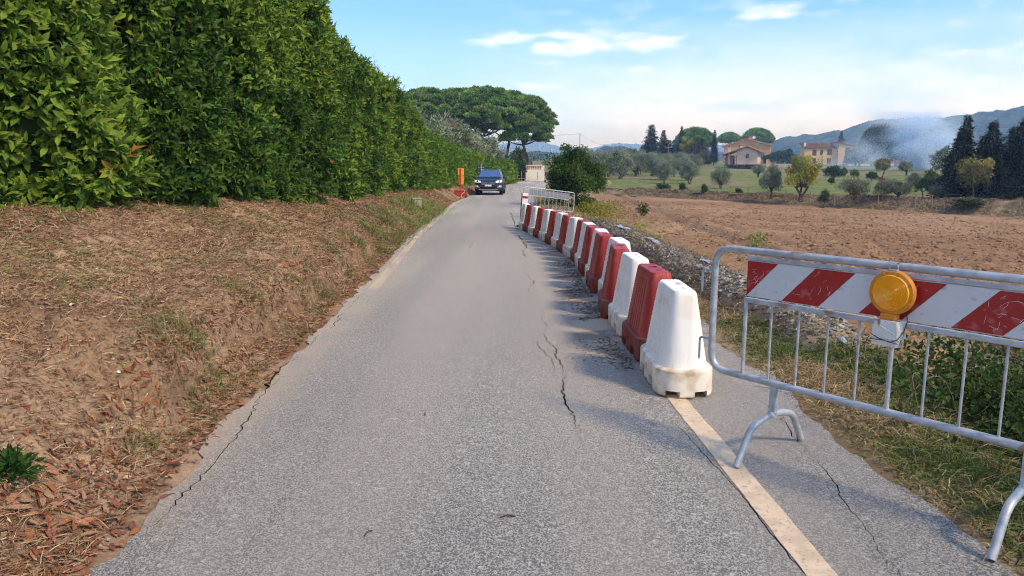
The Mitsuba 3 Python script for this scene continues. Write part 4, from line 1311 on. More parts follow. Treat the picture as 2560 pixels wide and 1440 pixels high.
# ---------------------------------------------------------------- clods and weeds of the field
rng = np.random.default_rng(41)
n = 26000
a = np.radians(rng.uniform(4, 40, n))
r = 7.5 * (85 / 7.5) ** rng.random(n)
x, y = r * np.sin(a), r * np.cos(a)
ok = (q_line(x, y) < -1) & (x > xr(np.clip(y, -30, 128)) + 4.2)
x, y, r = x[ok], y[ok], r[ok]
sz = np.minimum(rng.gamma(1.5, 0.014, len(x)) + 0.012, 0.10) * np.interp(r, [8, 30, 80], [0.8, 1.1, 1.9])
P = np.stack([x, y, field_surface(x, y) + sz * 0.2], 1)
o = np.array(trimesh.creation.icosahedron().vertices), np.array(trimesh.creation.icosahedron().faces)
k = len(o[0])
V = (o[0][None] * rng.uniform(0.6, 1.25, (len(x), k, 1)) * [1, 1, 0.75]) * sz[:, None, None]
c0, s0 = np.cos(rng.uniform(0, 6.28, len(x))), np.sin(rng.uniform(0, 6.28, len(x)))
V = V + P[:, None]
F = (o[1][None] + (np.arange(len(x)) * k)[:, None, None]).reshape(-1, 3)
add('ploughed_field__clods', (V.reshape(-1, 3), F), 'field_soil', kind='stuff', label='loose clods lying on the ploughed soil')


def stalks(P0, n, h, spread, pal, rg, w=0.02):
    P = P0 + np.stack([rg.normal(size=n) * spread, rg.normal(size=n) * spread, rg.random(n) * h], 1)
    D = norm(rg.normal(size=(n, 3)) * 0.7 + [0, 0, 0.9])
    return leaves(P, D, rand_dirs(rg, n), rg.uniform(0.5, 1.2, n) * w * 4, w, pick(rg, pal, n, 0.2), 0.1, rich=False)


for i, (x, y, h, sp, n, pal, lab) in enumerate(((4.6, 27.2, 0.55, 0.2, 260, [(0.20, 0.27, 0.05)], 'spindly yellowish weed at the field edge beyond the rubble'), (4.45, 23.6, 0.35, 0.2, 160, [(0.20, 0.27, 0.05)], 'small weed at the field edge nearer the camera than the spindly one'),
                                                (7.1, 22.0, 0.60, 0.12, 260, [(0.18, 0.26, 0.05)], 'bright green weed between the rubble and the field, left of the striped board'), (6.85, 19.8, 0.40, 0.2, 200, [(0.24, 0.25, 0.05)], 'yellowish weed beside the rubble just left of the striped board'),
                                                (3.3, 29.5, 0.75, 0.40, 1300, [(0.30, 0.27, 0.04), (0.22, 0.24, 0.05)], 'yellow flowering weeds at the foot of the green bush'), (4.1, 33.5, 0.9, 0.5, 1200, [(0.34, 0.22, 0.05), (0.24, 0.22, 0.06)], 'orange yellow weeds right of the green bush'),
                                                (4.9, 39.0, 0.9, 0.7, 1000, [(0.24, 0.17, 0.10), (0.19, 0.13, 0.085)], 'dry brown scrub between the green bush and the field'))):
    rg = np.random.default_rng(700 + i)
    z = float(field_surface(x, y)) if x > xr(y) + 3.2 else float(verge_z(x, y))
    v, f, c = stalks(np.array([x, y, z]), n, h, sp, pal, rg, 0.014 if y < 20 else 0.03)
    add(thing('weed_clump', lab, 'weed') + '__leaves', (v, f), 'dull_leaf', color=c, kind='stuff')

# rough dry growth on the bank between the field and the lawn
n = 26000
q = rng.uniform(-0.8, 3.0, n); w_ = rng.uniform(-16, 52, n)
x, y = 13.1 + (q + w_) / math.sqrt(2), 105.4 + (q - w_) / math.sqrt(2)
ok = fb(x, y, 0.30, 3, 620) + 0.10 * rng.normal(size=n) > 0.44
x, y = x[ok], y[ok]
n = len(x)
P = np.stack([x, y, bank2_z(x, y) - 0.02], 1)
v, f, c = blades(P, norm(rng.normal(size=(n, 3)) * [0.6, 0.6, 0.25] + [0, 0, 0.55]), rng.uniform(0.15, 0.55, n), 0.055, pick(rng, [(0.25, 0.165, 0.115), (0.32, 0.235, 0.16), (0.19, 0.125, 0.09), (0.40, 0.30, 0.20), (0.16, 0.15, 0.07)], n, 0.2), 0.5, rng)
add('dry_grass_002', (v, f), 'straw', 'tangled brown dry grass on the earth bank below the lawn', 'dry grass', kind='stuff', color=c)


# ---------------------------------------------------------------- trees
def cloud(rg, cen, rad, per, size, pal, up=0.3, flat=1.0, shell=0.45, aspect=0.42, rich=False, jit=0.16, out=0.5):
    cen = np.asarray(cen, float)
    rad = np.broadcast_to(rad, (len(cen),))
    i = np.repeat(np.arange(len(cen)), per)
    n = len(i)
    d = rand_dirs(rg, n)
    P = cen[i] + d * (rad[i] * rg.random(n) ** shell)[:, None] * [1, 1, flat]
    D = norm(d * out + rg.normal(size=(n, 3)) * 0.6)
    N = norm(d * 0.7 + rg.normal(size=(n, 3)) * 0.55 + [0, 0, up])
    tone = pick(rg, pal, len(cen), jit)
    C = np.clip(tone[i] * (1 + 0.14 * rg.normal(size=(n, 1))), 0.006, 0.9)
    L = size * rg.uniform(0.6, 1.3, n)
    return leaves(P, D, N, L, L * aspect, C, 0.15, rich)


def limbs(rg, base, fork, tips, r0, r1, sides=6):
    ms = [tube(np.array([base, base * 0.5 + fork * 0.5 + [rg.normal() * 0.06, rg.normal() * 0.06, 0], fork]), [r0 * 1.25, r0, r0 * 0.82], 8)]
    for t in tips:
        m = fork * 0.5 + t * 0.5 + [0, 0, -0.12 * np.linalg.norm(t - fork)]
        s = np.linspace(0, 1, 6)[:, None]
        ms.append(tube((1 - s) ** 2 * fork + 2 * s * (1 - s) * m + s * s * t, np.linspace(r1, r1 * 0.25, 6), sides))
    return cat(*ms)


def crown_points(rg, n, R, h0, h1, gap=0.0):
    d = rand_dirs(rg, n * 3)
    d = d[d[:, 2] > -0.75][:n]
    q = rg.random((len(d), 1)) ** 0.35 * rg.uniform(0.78, 1.16, (len(d), 1))
    c = d * q * [R, R, (h1 - h0) / 2] + [0, 0, (h0 + h1) / 2]
    return c


def broad(seed, h, R, clumps, cr, per, size, pal, trunk=0.14, low=0.22, multi=1, aspect=0.42, flat=0.9, jit=0.16, bsdf='dull_leaf', out=0.5):
    rg = np.random.default_rng(seed)
    cen = crown_points(rg, clumps, R - cr * 0.6, h * low + cr * 0.5, h - cr * 0.7)
    v, f, c = cloud(rg, cen, cr * rg.uniform(0.7, 1.25, len(cen)), per, size, pal, 0.3, flat, 0.5, aspect, jit=jit, out=out)
    tr = []
    for m in range(multi):
        b = np.array([rg.normal() * 0.15, rg.normal() * 0.15, -0.3]) * (multi > 1) + [0, 0, -0.3 * (multi == 1)]
        fork = np.array([rg.normal() * 0.18 * h * 0.3, rg.normal() * 0.18 * h * 0.3, h * (low + 0.06)])
        tips = cen[rg.choice(len(cen), min(len(cen), 9), replace=False)]
        tr.append(limbs(rg, b, fork, tips, trunk, trunk * 0.5))
    return mikit.ply((v, f), bsdf, color=c), mikit.ply(cat(*tr), 'bark', smooth=50), bsdf


def needles(seed, h, R, pal, layers=34, per=380, size=0.55, droop=-0.25, slim=0.85, uneven=0.5):
    rg = np.random.default_rng(seed)
    parts = []
    z = h * (0.05 + 0.93 * (np.arange(layers) + 0.5) / layers)
    for zz in z:
        t = 1 - zz / h
        rr = R * (0.06 + 0.94 * t ** slim) * rg.uniform(1 - uneven, 1 + uneven * 0.6)
        n = int(per * (0.25 + 0.9 * t))
        br = rg.integers(5, 9)
        a = rg.integers(0, br, n) * 2 * PI / br + rg.uniform(0, 6.28) + rg.normal(size=n) * 0.22
        lift = rg.uniform(0.5, 1.25, br * 3)
        q = rg.random(n) ** 0.6
        reach = rr * lift[(a * 3).astype(int) % (br * 3)] * q
        P = np.stack([reach * np.cos(a), reach * np.sin(a), zz + droop * reach * 0.6 + rg.normal(size=n) * h / layers * 0.5], 1)
        D = norm(np.stack([np.cos(a), np.sin(a), np.full(n, droop + 0.25)], 1) + rg.normal(size=(n, 3)) * 0.4)
        L = size * rg.uniform(0.5, 1.2, n) * (0.45 + 0.55 * t)
        parts.append(leaves(P, D, norm(rg.normal(size=(n, 3)) * 0.6 + [0, 0, 0.8]), L, L * 0.34, pick(rg, pal, n, 0.2), 0.1, False))
    v, f, c = join3(parts)
    return mikit.ply((v, f), 'dull_leaf', color=c), mikit.ply(tube([(0, 0, -0.3), (0, 0, h * 0.5), (0, 0, h * 0.97)], [0.17, 0.10, 0.02], 7), 'bark', smooth=50), 'dull_leaf'


OLV = [(0.235, 0.27, 0.175), (0.185, 0.22, 0.135), (0.28, 0.31, 0.215), (0.15, 0.185, 0.11)]
OLD = [(0.165, 0.19, 0.12), (0.125, 0.15, 0.09), (0.205, 0.23, 0.155)]
DKG = [(0.045, 0.075, 0.025), (0.035, 0.06, 0.022), (0.06, 0.09, 0.032)]
MID = [(0.085, 0.125, 0.035), (0.065, 0.10, 0.03), (0.11, 0.15, 0.045)]
YEL = [(0.34, 0.31, 0.04), (0.27, 0.27, 0.045), (0.40, 0.36, 0.05), (0.20, 0.22, 0.045)]
YBR = [(0.26, 0.23, 0.065), (0.19, 0.185, 0.06), (0.32, 0.27, 0.07), (0.13, 0.13, 0.05)]
BRN = [(0.085, 0.075, 0.045), (0.06, 0.06, 0.035), (0.115, 0.10, 0.055)]
CON = [(0.028, 0.042, 0.022), (0.022, 0.034, 0.018), (0.042, 0.058, 0.028)]
CYP = [(0.022, 0.038, 0.020), (0.032, 0.05, 0.024)]
PIN = [(0.195, 0.310, 0.075), (0.155, 0.260, 0.062), (0.225, 0.335, 0.085), (0.120, 0.205, 0.050)]

proto = {}
for i in range(3):
    proto['olive', i] = broad(800 + i, 4.4, 2.2, 44, 0.60, 190, 0.30, OLV, 0.11, 0.05, 2, 0.24, out=0.9)
    proto['old_olive', i] = broad(810 + i, 3.6, 2.4, 36, 0.60, 170, 0.22, OLD, 0.14, 0.16, 3, 0.30)
    proto['green', i] = broad(820 + i, 4.0, 1.9, 24, 0.60, 150, 0.26, MID, 0.12, 0.22, 1)
    proto['dark', i] = broad(830 + i, 6.0, 3.3, 34, 1.0, 170, 0.42, DKG, 0.22, 0.06, 1)
    proto['conifer', i] = needles(840 + i, 9.0, 1.9, CON)
proto['yellow', 0] = broad(850, 4.8, 2.5, 34, 0.62, 200, 0.24, YEL, 0.13, 0.18, 3)
proto['yellow', 1] = broad(851, 7.5, 2.4, 30, 0.75, 150, 0.36, YBR, 0.16, 0.12, 1)
proto['ochre', 0] = broad(852, 5.0, 1.9, 30, 0.52, 150, 0.24, YBR, 0.14, 0.24, 1)
proto['brown', 0] = broad(853, 5.7, 3.2, 34, 0.95, 190, 0.40, BRN, 0.2, 0.05, 1)
proto['walnut', 0] = broad(854, 5.9, 2.5, 60, 0.45, 70, 0.26, [(0.11, 0.13, 0.075), (0.14, 0.155, 0.09), (0.085, 0.105, 0.06)], 0.16, 0.30, 1)
proto['rust', 0] = broad(855, 1.2, 0.9, 12, 0.35, 120, 0.16, [(0.26, 0.09, 0.045), (0.19, 0.08, 0.04)], 0.05, 0.1, 1)
proto['cypress', 0] = needles(860, 8.6, 1.15, CYP, 44, 340, 0.40, 0.5, 0.55, 0.08)
proto['shrub', 0] = broad(861, 1.4, 0.75, 16, 0.33, 150, 0.14, DKG, 0.05, 0.02, 1)


def tree(name, label, cat_, kind, var, x, y, z, h, r, hp, rp, group=None, rz=0):
    t = thing(name, label, cat_, group)
    crown, trunk, b = proto[kind, var]
    to = place(x, y, z, rz, [r / rp, r / rp, h / hp])
    add(t + '__crown', crown, b, to=to)
    add(t + '__trunk', trunk, 'bark', to=to)
    return t


front = [(29.7, 108.8, -2.60, 3.3, 1.75, 'olive tree above the earth bank, third tree left of the yellow mulberry'), (29.8, 88.1, -2.76, 3.9, 1.35, 'leaning olive tree just left of the yellow mulberry'), (28.4, 122.3, -2.49, 4.0, 1.75, 'pale olive tree alone on the grass, right of two paired olives'),
         (24.8, 125.1, -2.46, 3.8, 1.5, 'slim pale olive tree in front of a broad olive, left part of the lawn'), (26.6, 135.7, -2.38, 4.2, 2.2, 'broad olive tree behind a slim pale one, left part of the lawn'), (30.4, 134.3, -2.41, 3.4, 1.3, 'narrow grey olive tree directly left of the lone pale olive')]
for i, (x, y, z, h, r, lab) in enumerate(front):
    tree('olive_tree', lab, 'olive tree', 'olive', i % 3, x, y, z, h, r, 4.4, 2.2, None, 60 * i + 15)
for i, (x, y, z, h, r, lab) in enumerate(((36.4, 81.2, -2.85, 2.6, 1.75, 'dark wide olive tree right of the round green shrub'), (39.3, 80.9, -2.87, 2.5, 1.5, 'left of two touching dark olives near the fence, with a twisted trunk'), (41.1, 81.3, -2.87, 2.4, 1.5, 'right of two touching dark olives near the fence'),
                                          (45.5, 81.8, -2.88, 2.0, 1.0, 'small grey olive tree left of the yellow brown tree'), (89.6, 174.5, -2.34, 3.6, 1.95, 'grey olive tree in front of the smoke'), (50.0, 155.8, -2.32, 3.0, 1.6, 'olive tree half hidden behind the leaning olive'))):
    tree('olive_tree', lab, 'olive tree', 'old_olive', i % 3, x, y, z, h, r, 3.6, 2.4, None, 50 * i)
back = [(19.4, 164.7, -2.12, 4.8, 2.7), (20.2, 145.1, -2.28, 5.2, 2.5), (26.2, 162.9, -2.17, 4.8, 2.4), (33.0, 189.1, -1.99, 4.8, 2.5), (34.2, 161.3, -2.21, 3.6, 1.9), (29.0, 222.7, -1.71, 5.8, 2.7), (31.1, 213.4, -1.80, 6.0, 2.5), (34.9, 209.5, -1.84, 5.4, 2.4), (38.6, 205.8, -1.89, 5.1, 2.4), (41.3, 198.0, -1.96, 4.7, 2.2), (19.8, 194.5, -1.89, 5.2, 2.2),
        (15.0, 150.0, -2.2, 4.8, 2.4), (24.0, 186.0, -2.0, 5.0, 2.4), (17.2, 178.0, -2.0, 5.2, 2.5), (45.0, 190.0, -2.0, 4.6, 2.2), (23.5, 205, -1.9, 5.3, 2.5), (46.5, 205, -1.9, 4.6, 2.2), (28.5, 176, -2.1, 4.8, 2.4), (15.5, 149.0, -2.23, 4.6, 2.3), (19.3, 154.2, -2.21, 4.6, 2.3), (22.7, 171.0, -2.09, 4.6, 2.3), (26.4, 174.6, -2.08, 4.6, 2.3), (29.2, 175.0, -2.09, 4.6, 2.3), (29.8, 163.4, -2.18, 4.6, 2.3), (34.8, 185.8, -2.03, 4.6, 2.3), (38.6, 189.9, -2.01, 4.6, 2.3), (40.1, 183.1, -2.07, 4.6, 2.3), (28.6, 195.9, -1.92, 4.6, 2.3)]
ORD = ['first', 'second', 'third', 'fourth', 'fifth', 'sixth', 'seventh', 'eighth', 'ninth', 'tenth', 'eleventh', 'twelfth', 'thirteenth', 'fourteenth', 'fifteenth', 'sixteenth', 'seventeenth', 'eighteenth', 'nineteenth', 'twentieth', 'twenty-first', 'twenty-second', 'twenty-third', 'twenty-fourth', 'twenty-fifth', 'twenty-sixth', 'twenty-seventh', 'twenty-eighth', 'twenty-ninth', 'thirtieth']
back.sort(key=lambda b: b[0] / b[1])
for i, (x, y, z, h, r) in enumerate(back):
    tree('olive_tree', 'silvery olive tree massed in the grove, %s from the left beside the green bush' % ORD[i], 'olive tree', 'olive', i % 3, x, y, z, h * 1.1, r * 1.2, 4.4, 2.2, 'olive trees massed in the grove behind the lone ones', 73 * i)
# trees behind the hedge on the left
for i, (x, y, h, r, lab) in enumerate(((-6.8, 46.0, 4.9, 2.4, 'grey olive tree at the step between the tall and the low hedge'), (-4.6, 63.5, 4.7, 2.3, 'grey olive tree over the clipped hedge, left of the pines'), (-3.4, 71.5, 4.4, 2.2, 'grey olive tree over the clipped hedge below the forked pine'), (-6.1, 52.0, 5.0, 2.5, 'grey olive tree rising over the clipped hedge, leftmost beside the laurel hedge'), (-5.2, 57.5, 4.9, 2.5, 'grey olive tree behind the middle of the clipped hedge'), (-4.0, 67.0, 4.2, 2.3, 'grey olive tree behind the clipped hedge under the stone pines'),
                                       (-2.6, 76.0, 4.1, 2.2, 'grey olive tree behind the low right end of the clipped hedge'))):
    tree('olive_tree', lab, 'olive tree', 'olive', i % 3, x, y, float(zr(y)) + 0.85, h, r, 4.4, 2.2, None, 40 * i)
tree('dark_tree', 'dark grey green tree at the end of the clipped hedge beside the cabin', 'tree', 'dark', 1, 0.45, 93.5, -0.9, 4.0, 1.35, 6.0, 3.3)

# a leafless willowy tree over the tall hedge
rg = np.random.default_rng(870)
t = thing('bare_twig_tree', 'thin grey twigs of a nearly bare tree above the tall hedge', 'tree')
c0 = np.array([-6.6, 37.0, 0.6])
ms, P = [], []
for _ in range(120):
    a, q = rg.uniform(0, 6.28), rg.random()
    tip = c0 + [1.7 * q * math.cos(a), 1.7 * q * math.sin(a), rg.uniform(4.2, 5.7) - 1.2 * q]
    s = np.linspace(0, 1, 7)[:, None]
    m = c0 + [0.6 * math.cos(a) * q, 0.6 * math.sin(a) * q, 2.6]
    ln = (1 - s) ** 2 * (c0 + [0, 0, 1.0]) + 2 * s * (1 - s) * m + s * s * tip
    ms.append(tube(ln, np.linspace(0.022, 0.006, 7), 4)); P.append(ln[2:])
P = np.vstack(P)
add(t + '__trunk', tube([c0 - [0, 0, 0.5], c0 + [0, 0, 1.2]], [0.14, 0.09], 8), 'bark')
add(t + '__branches', cat(*ms), 'pale_twig')
i = rg.integers(0, len(P), 3600)
v, f, c = leaves(P[i] + rg.normal(size=(3600, 3)) * 0.09, rand_dirs(rg, 3600), rand_dirs(rg, 3600), 0.11, 0.025, pick(rg, OLV, 3600), 0.1, False)
add(t + '__crown', (v, f), 'dull_leaf', color=c)


# stone pines
def stone_pine(seed, H, R, thick, lean, per=90, tuft=0.50, pal=PIN, forks=4, droopy=0.0):
    rg = np.random.default_rng(seed)
    n = int(30 * (R / 4) ** 2) + 14
    a = np.arange(n) * 2.39996
    q = np.sqrt((np.arange(n) + 0.5) / n)
    top = H - thick * 0.62 * q ** 2.6 - rg.random(n) * 0.5
    cen = np.stack([R * q * np.cos(a), R * q * np.sin(a), top - 0.5], 1)
    n2 = int(n * 0.9)
    a2 = rg.uniform(0, 6.28, n2); q2 = np.sqrt(rg.random(n2)) * 0.95
    low = np.stack([R * q2 * np.cos(a2), R * q2 * np.sin(a2), H - thick * (0.55 + 0.4 * rg.random(n2)) * (0.65 + 0.35 * q2) - droopy * q2], 1)
    cen = np.vstack([cen, low])
    rad = rg.uniform(0.75, 1.25, len(cen)) * (0.8 + R / 20)
    i = np.repeat(np.arange(len(cen)), per * 5)
    m = len(i)
    d = rand_dirs(rg, m)
    d[:, 2] = np.abs(d[:, 2]) * 0.9 - 0.12
    P = cen[i] + d * (rad[i] * (0.45 + 0.55 * rg.random(m) ** 0.5))[:, None] * [1, 1, 0.72]
    D = norm(d * 0.8 + [0, 0, 0.45] + rg.normal(size=(m, 3)) * 0.35)
    tone = pick(rg, pal, len(cen), 0.15)
    C = np.clip(tone[i] * (1 + 0.16 * rg.normal(size=(m, 1))), 0.005, 0.9)
    L = tuft * rg.uniform(0.6, 1.2, m)
    v, f, c = leaves(P, D, rand_dirs(rg, m), L, L * 0.34, C, 0.1, False)
    lean = np.asarray(lean, float)
    fork = np.array([lean[0] * 0.5, lean[1] * 0.5, H - thick - 0.4])
    base = np.array([-lean[0] * 0.5, -lean[1] * 0.5, -0.6])
    tips = cen[rg.choice(len(cen), forks * 3, replace=False)]
    return v, f, c, limbs(rg, base, fork, tips, 0.26, 0.15, 6)


for i, (x, y, z, H, R, th, lean, lab) in enumerate(((-14.2, 131.0, 0.6, 12.3, 6.0, 6.8, (0.2, 0), 'leftmost stone pine of the group, mostly behind the hedge'), (-9.2, 133.5, 0.6, 12.6, 6.2, 7.2, (0.4, 0), 'stone pine second from the left in the umbrella shaped group'),
                                                    (-4.6, 130.0, 0.6, 12.5, 6.2, 7.6, (-0.8, 0), 'tall stone pine in the middle of the umbrella shaped group'), (-0.9, 134.0, 0.5, 12.3, 6.0, 7.8, (0.9, 0), 'stone pine with a forked trunk right of the middle of the group'),
                                                    (2.5, 130.5, 0.4, 11.4, 4.6, 7.6, (-1.2, 0), 'rightmost stone pine with a low rounded crown over the lane'))):
    t = thing('stone_pine', lab, 'stone pine')
    v, f, c, tr = stone_pine(900 + i, H, R, th, lean, droopy=0.8 if i == 4 else 0)
    add(t + '__crown', (v + [x, y, z], f), 'dull_leaf', color=c)
    add(t + '__trunk', (tr[0] + [x, y, z], tr[1]), 'bark', smooth=50)
for i, (x, y, z, H, R, th, lab) in enumerate(((65.5, 276.1, 0.3, 11.6, 6.6, 7.5, 'big rounded pine behind the yellow autumn tree'), (97.0, 344.8, 0.0, 12.4, 4.6, 4.5, 'left flat topped pine behind the pink farmhouse'), (114.9, 362.0, 0.0, 14.8, 6.6, 7.0, 'large flat topped pine in blue haze behind the pink farmhouse'),
                                             (140.2, 292.8, -1.2, 15.2, 7.2, 12.0, 'dark rounded pine behind the smoke, right of the yellow house'), (163.0, 304.5, -1.2, 12.6, 6.4, 10.0, 'dark rounded trees deep in the smoke'), (129.5, 290.0, -1.2, 6.0, 3.0, 5.5, 'low dark tree right of the yellow house, left of the big rounded pine'))):
    t = thing('stone_pine', lab, 'pine')
    dark = i in (3, 4, 5)
    v, f, c, tr = stone_pine(920 + i, H, R, th, (0.2, 0.1), per=60, tuft=1.0, pal=DKG if dark else PIN)
    add(t + '__crown', (v + [x, y, z], f), 'dull_leaf', color=c)
    add(t + '__trunk', (tr[0] + [x, y, z], tr[1]), 'bark', smooth=50)

# conifers
for i, (x, y, z, h, r, lab) in enumerate(((47.3, 80.6, -2.90, 9.0, 1.45, 'tall dark conifer nearest the smoke, leftmost of the right hand wood'), (49.2, 84.7, -2.89, 7.6, 1.8, 'dark conifer second from the smoke'), (49.4, 79.5, -2.92, 8.3, 1.9, 'dark conifer with a double top in the right hand wood'), (52.6, 81.0, -2.93, 7.9, 1.8, 'dark conifer behind the double topped one'),
                                          (51.3, 77.4, -2.94, 8.7, 1.9, 'high pointed dark conifer near the right edge'), (53.6, 78.0, -2.95, 8.2, 1.7, 'dark conifer at the right edge of the picture'), (50.2, 86.0, -2.91, 7.9, 1.7, 'dark conifer deep inside the right hand wood'), (55.5, 83.5, -2.92, 7.4, 1.9, 'dark conifer at the back of the right hand wood'), (48.6, 77.0, -2.93, 4.6, 1.5, 'low bushy conifer at the front of the right hand wood'), (50.8, 83.0, -2.9, 7.0, 2.1, 'bushy conifer filling the gap beside the double topped one'), (54.6, 80.2, -2.95, 8.0, 2.1, 'dark conifer between the pointed one and the right edge'), (57.5, 82.0, -2.95, 8.4, 2.2, 'dark conifer just outside the right edge of the picture'),
                                          (43.5, 241.6, -0.6, 12.6, 3.2, 'tall pointed dark spruce left of the yellow autumn tree'), (49.0, 250.2, -0.6, 11.3, 2.1, 'smaller dark spruce beside the tall pointed one'), (56.7, 258.8, -0.6, 12.8, 1.5, 'thin spruce top poking above the rounded pine'), (48.3, 238.1, -0.6, 7.8, 2.9, 'low bushy spruce in front of the tall ones'), (40.6, 240.0, -0.6, 6.0, 2.2, 'low dark spruce at the foot of the tall pointed one'),
                                          (161.7, 327.7, -1.0, 18.4, 1.6, 'left of two thin conifer tops above the smoke'), (165.4, 327.7, -1.0, 18.4, 1.6, 'right of two thin conifer tops above the smoke'), (172.4, 405.3, -1.5, 17.2, 2.6, 'lone conifer rising behind the yellow house'), (62.0, 252, -0.6, 8.5, 2.6, 'dark fir half hidden under the rounded pine'))):
    t = tree('conifer', lab, 'conifer', 'conifer', i % 3, x, y, z, h, r * 1.35, 9.0, 1.9, None, 40 * i)
tree('cypress', 'slender dark cypress left of the pink farmhouse', 'cypress', 'cypress', 0, 67.8, 258.8, -0.6, 11.4, 1.35, 8.6, 1.15)
tree('mulberry_tree', 'bright yellow mulberry tree at the edge of the field', 'tree', 'yellow', 0, 32.1, 85.1, -2.85, 4.9, 2.45, 4.8, 2.5)
tree('autumn_tree', 'tall yellow autumn tree between the spruces and a dark brown tree', 'tree', 'yellow', 1, 52.8, 232.8, -0.6, 9.3, 2.5, 7.5, 2.4)
tree('autumn_tree', 'yellow brown tree in front of the dark conifers at right', 'tree', 'ochre', 0, 46.9, 77.4, -2.92, 5.1, 1.9, 5.0, 1.9)
tree('autumn_tree', 'small olive yellow tree on the lawn left of the smoke', 'tree', 'ochre', 0, 76.8, 159.2, -2.41, 4.6, 1.9, 5.0, 1.9, None, 90)
tree('brown_tree', 'dark purple brown round tree in front of the rounded pine', 'tree', 'brown', 0, 54.0, 224.2, -1.0, 7.9, 3.6, 5.7, 3.2)
tree('walnut_tree', 'open grey tree with visible branches in front of the smoke', 'tree', 'walnut', 0, 67.0, 118.8, -2.68, 6.1, 2.45, 5.9, 2.5)
tree('round_tree', 'small bright green tree above the olive grove', 'tree', 'green', 0, 33.9, 215.4, -1.4, 6.6, 1.7, 4.0, 1.9)
tree('round_tree', 'green tree in the hedge row before the pink farmhouse', 'tree', 'green', 1, 59.7, 245.1, -1.67, 3.6, 2.3, 4.0, 1.9)
for x, y, h, r, lab in ((101.0, 292.0, 6.2, 3.2, 'hazy dark tree behind the stone garden wall, nearest the orange house'), (107.5, 300.0, 7.0, 3.4, 'hazy dark tree left of the yellow house'), (95.0, 285.0, 4.6, 2.6, 'low hazy tree behind the gabled shed'), (56.0, 262.0, 8.0, 4.2, 'green tree filling the gap between spruces and rounded pine'), (76.0, 268.0, 4.2, 2.8, 'low dark tree behind the porch of the pink farmhouse')):
    tree('dark_tree', lab, 'tree', 'dark', int(x) % 3, x, y, -1.4, h, r, 6.0, 3.3, None, x)
tree('citrus_tree', 'dark leafy citrus tree in front of the yellow house', 'tree', 'dark', 0, 61.1, 145.8, -2.45, 2.8, 2.0, 6.0, 3.3)
tree('round_tree', 'dark slim tree on the lawn right of the citrus', 'tree', 'green', 2, 63.4, 141.9, -2.49, 2.3, 0.85, 4.0, 1.9)
tree('round_tree', 'grey green slim tree touching the dark slim one', 'tree', 'green', 1, 61.8, 142.8, -2.48, 2.5, 0.75, 4.0, 1.9)
tree('round_tree', 'low dark round tree left of the rust coloured shrub', 'tree', 'dark', 2, 65.9, 140.2, -2.51, 1.8, 1.2, 6.0, 3.3)
tree('round_tree', 'thin sapling between two dark olives', 'tree', 'green', 0, 40.0, 86.8, -2.83, 1.8, 0.5, 4.0, 1.9)
tree('round_tree', 'dome shaped green brown tree left of the open grey tree', 'tree', 'green', 1, 51.3, 93.9, -2.81, 3.0, 1.5, 4.0, 1.9)
tree('round_tree', 'small dome shaped tree before the larger dome', 'tree', 'green', 2, 46.8, 86.9, -2.84, 2.4, 1.0, 4.0, 1.9)
tree('round_tree', 'pale green tree behind the dome shaped ones', 'tree', 'olive', 1, 53.1, 100.8, -2.76, 2.7, 1.5, 4.4, 2.2)
tree('round_tree', 'dark bushy tree under the open grey tree', 'tree', 'dark', 1, 47.8, 84.0, -2.88, 2.7, 1.3, 6.0, 3.3)
for i, (x, y, z, h, r, k, hp, rp, lab) in enumerate(((52.0, 124.7, -2.57, 1.1, 0.75, 'shrub', 1.4, 0.75, 'clipped round shrub below the citrus tree'), (31.0, 75.8, -2.97, 1.45, 0.62, 'shrub', 1.4, 0.75, 'round green shrub at the edge of the ploughed field'), (64.9, 134.5, -2.55, 0.9, 0.9, 'rust', 1.2, 0.9, 'rust coloured shrub on the lawn'),
                                                     (44.3, 74.4, -3.1, 0.8, 1.8, 'shrub', 1.4, 0.75, 'low spreading shrub on the earth bank at right'), (20.4, 104.0, -2.9, 1.1, 1.3, 'shrub', 1.4, 0.75, 'dark shrub on the earth bank below the first olives'), (24.3, 96.8, -2.95, 1.3, 0.55, 'shrub', 1.4, 0.75, 'narrow upright shrub on the earth bank'),
                                                     (28.3, 95.5, -2.9, 0.75, 0.7, 'shrub', 1.4, 0.75, 'small shrub under the third olive left of the mulberry'), (22.3, 99.9, -3.0, 1.4, 0.7, 'shrub', 1.4, 0.75, 'second dark shrub on the earth bank'))):
    tree('shrub', lab, 'shrub', k, 0, x, y, z, h, r, hp, rp, None, 33 * i)

# the big green bush by the lane
rg = np.random.default_rng(990)
t = thing('green_bush', 'large round leafy green bush right of the lane behind the far fence', 'bush')
x0, y0 = 3.0, 36.0
zb = -0.95
cen = crown_points(rg, 90, 1.15, 0.3, 2.75)
cen = cen * [1.12, 1.12, 1.08]
cen = np.vstack([cen, np.column_stack([rg.normal(size=22) * 0.85 + 0.25, rg.normal(size=22) * 0.7 - 0.3, rg.uniform(-0.25, 0.5, 22)])])
v, f, c = cloud(rg, cen, rg.uniform(0.26, 0.46, len(cen)), 260, 0.125, [(0.060, 0.120, 0.026), (0.045, 0.095, 0.022), (0.080, 0.145, 0.030)], 0.35, 0.9, 0.5, 0.40, jit=0.2)
add(t + '__foliage', (v + [x0, y0, zb], f), 'leaf', color=c)
tw, P = [], []
for _ in range(34):
    a, q = rg.uniform(0, 6.28), math.sqrt(rg.random())
    b = np.array([0.75 * q * math.cos(a), 0.75 * q * math.sin(a), 2.3 - 0.5 * q])
    e = b + [rg.normal() * 0.16, rg.normal() * 0.16, rg.uniform(0.4, 0.95)]
    tw.append(tube([b, (b + e) / 2, e], [0.010, 0.007, 0.003], 4))
    P.append(b + (e - b) * rg.random((26, 1)))
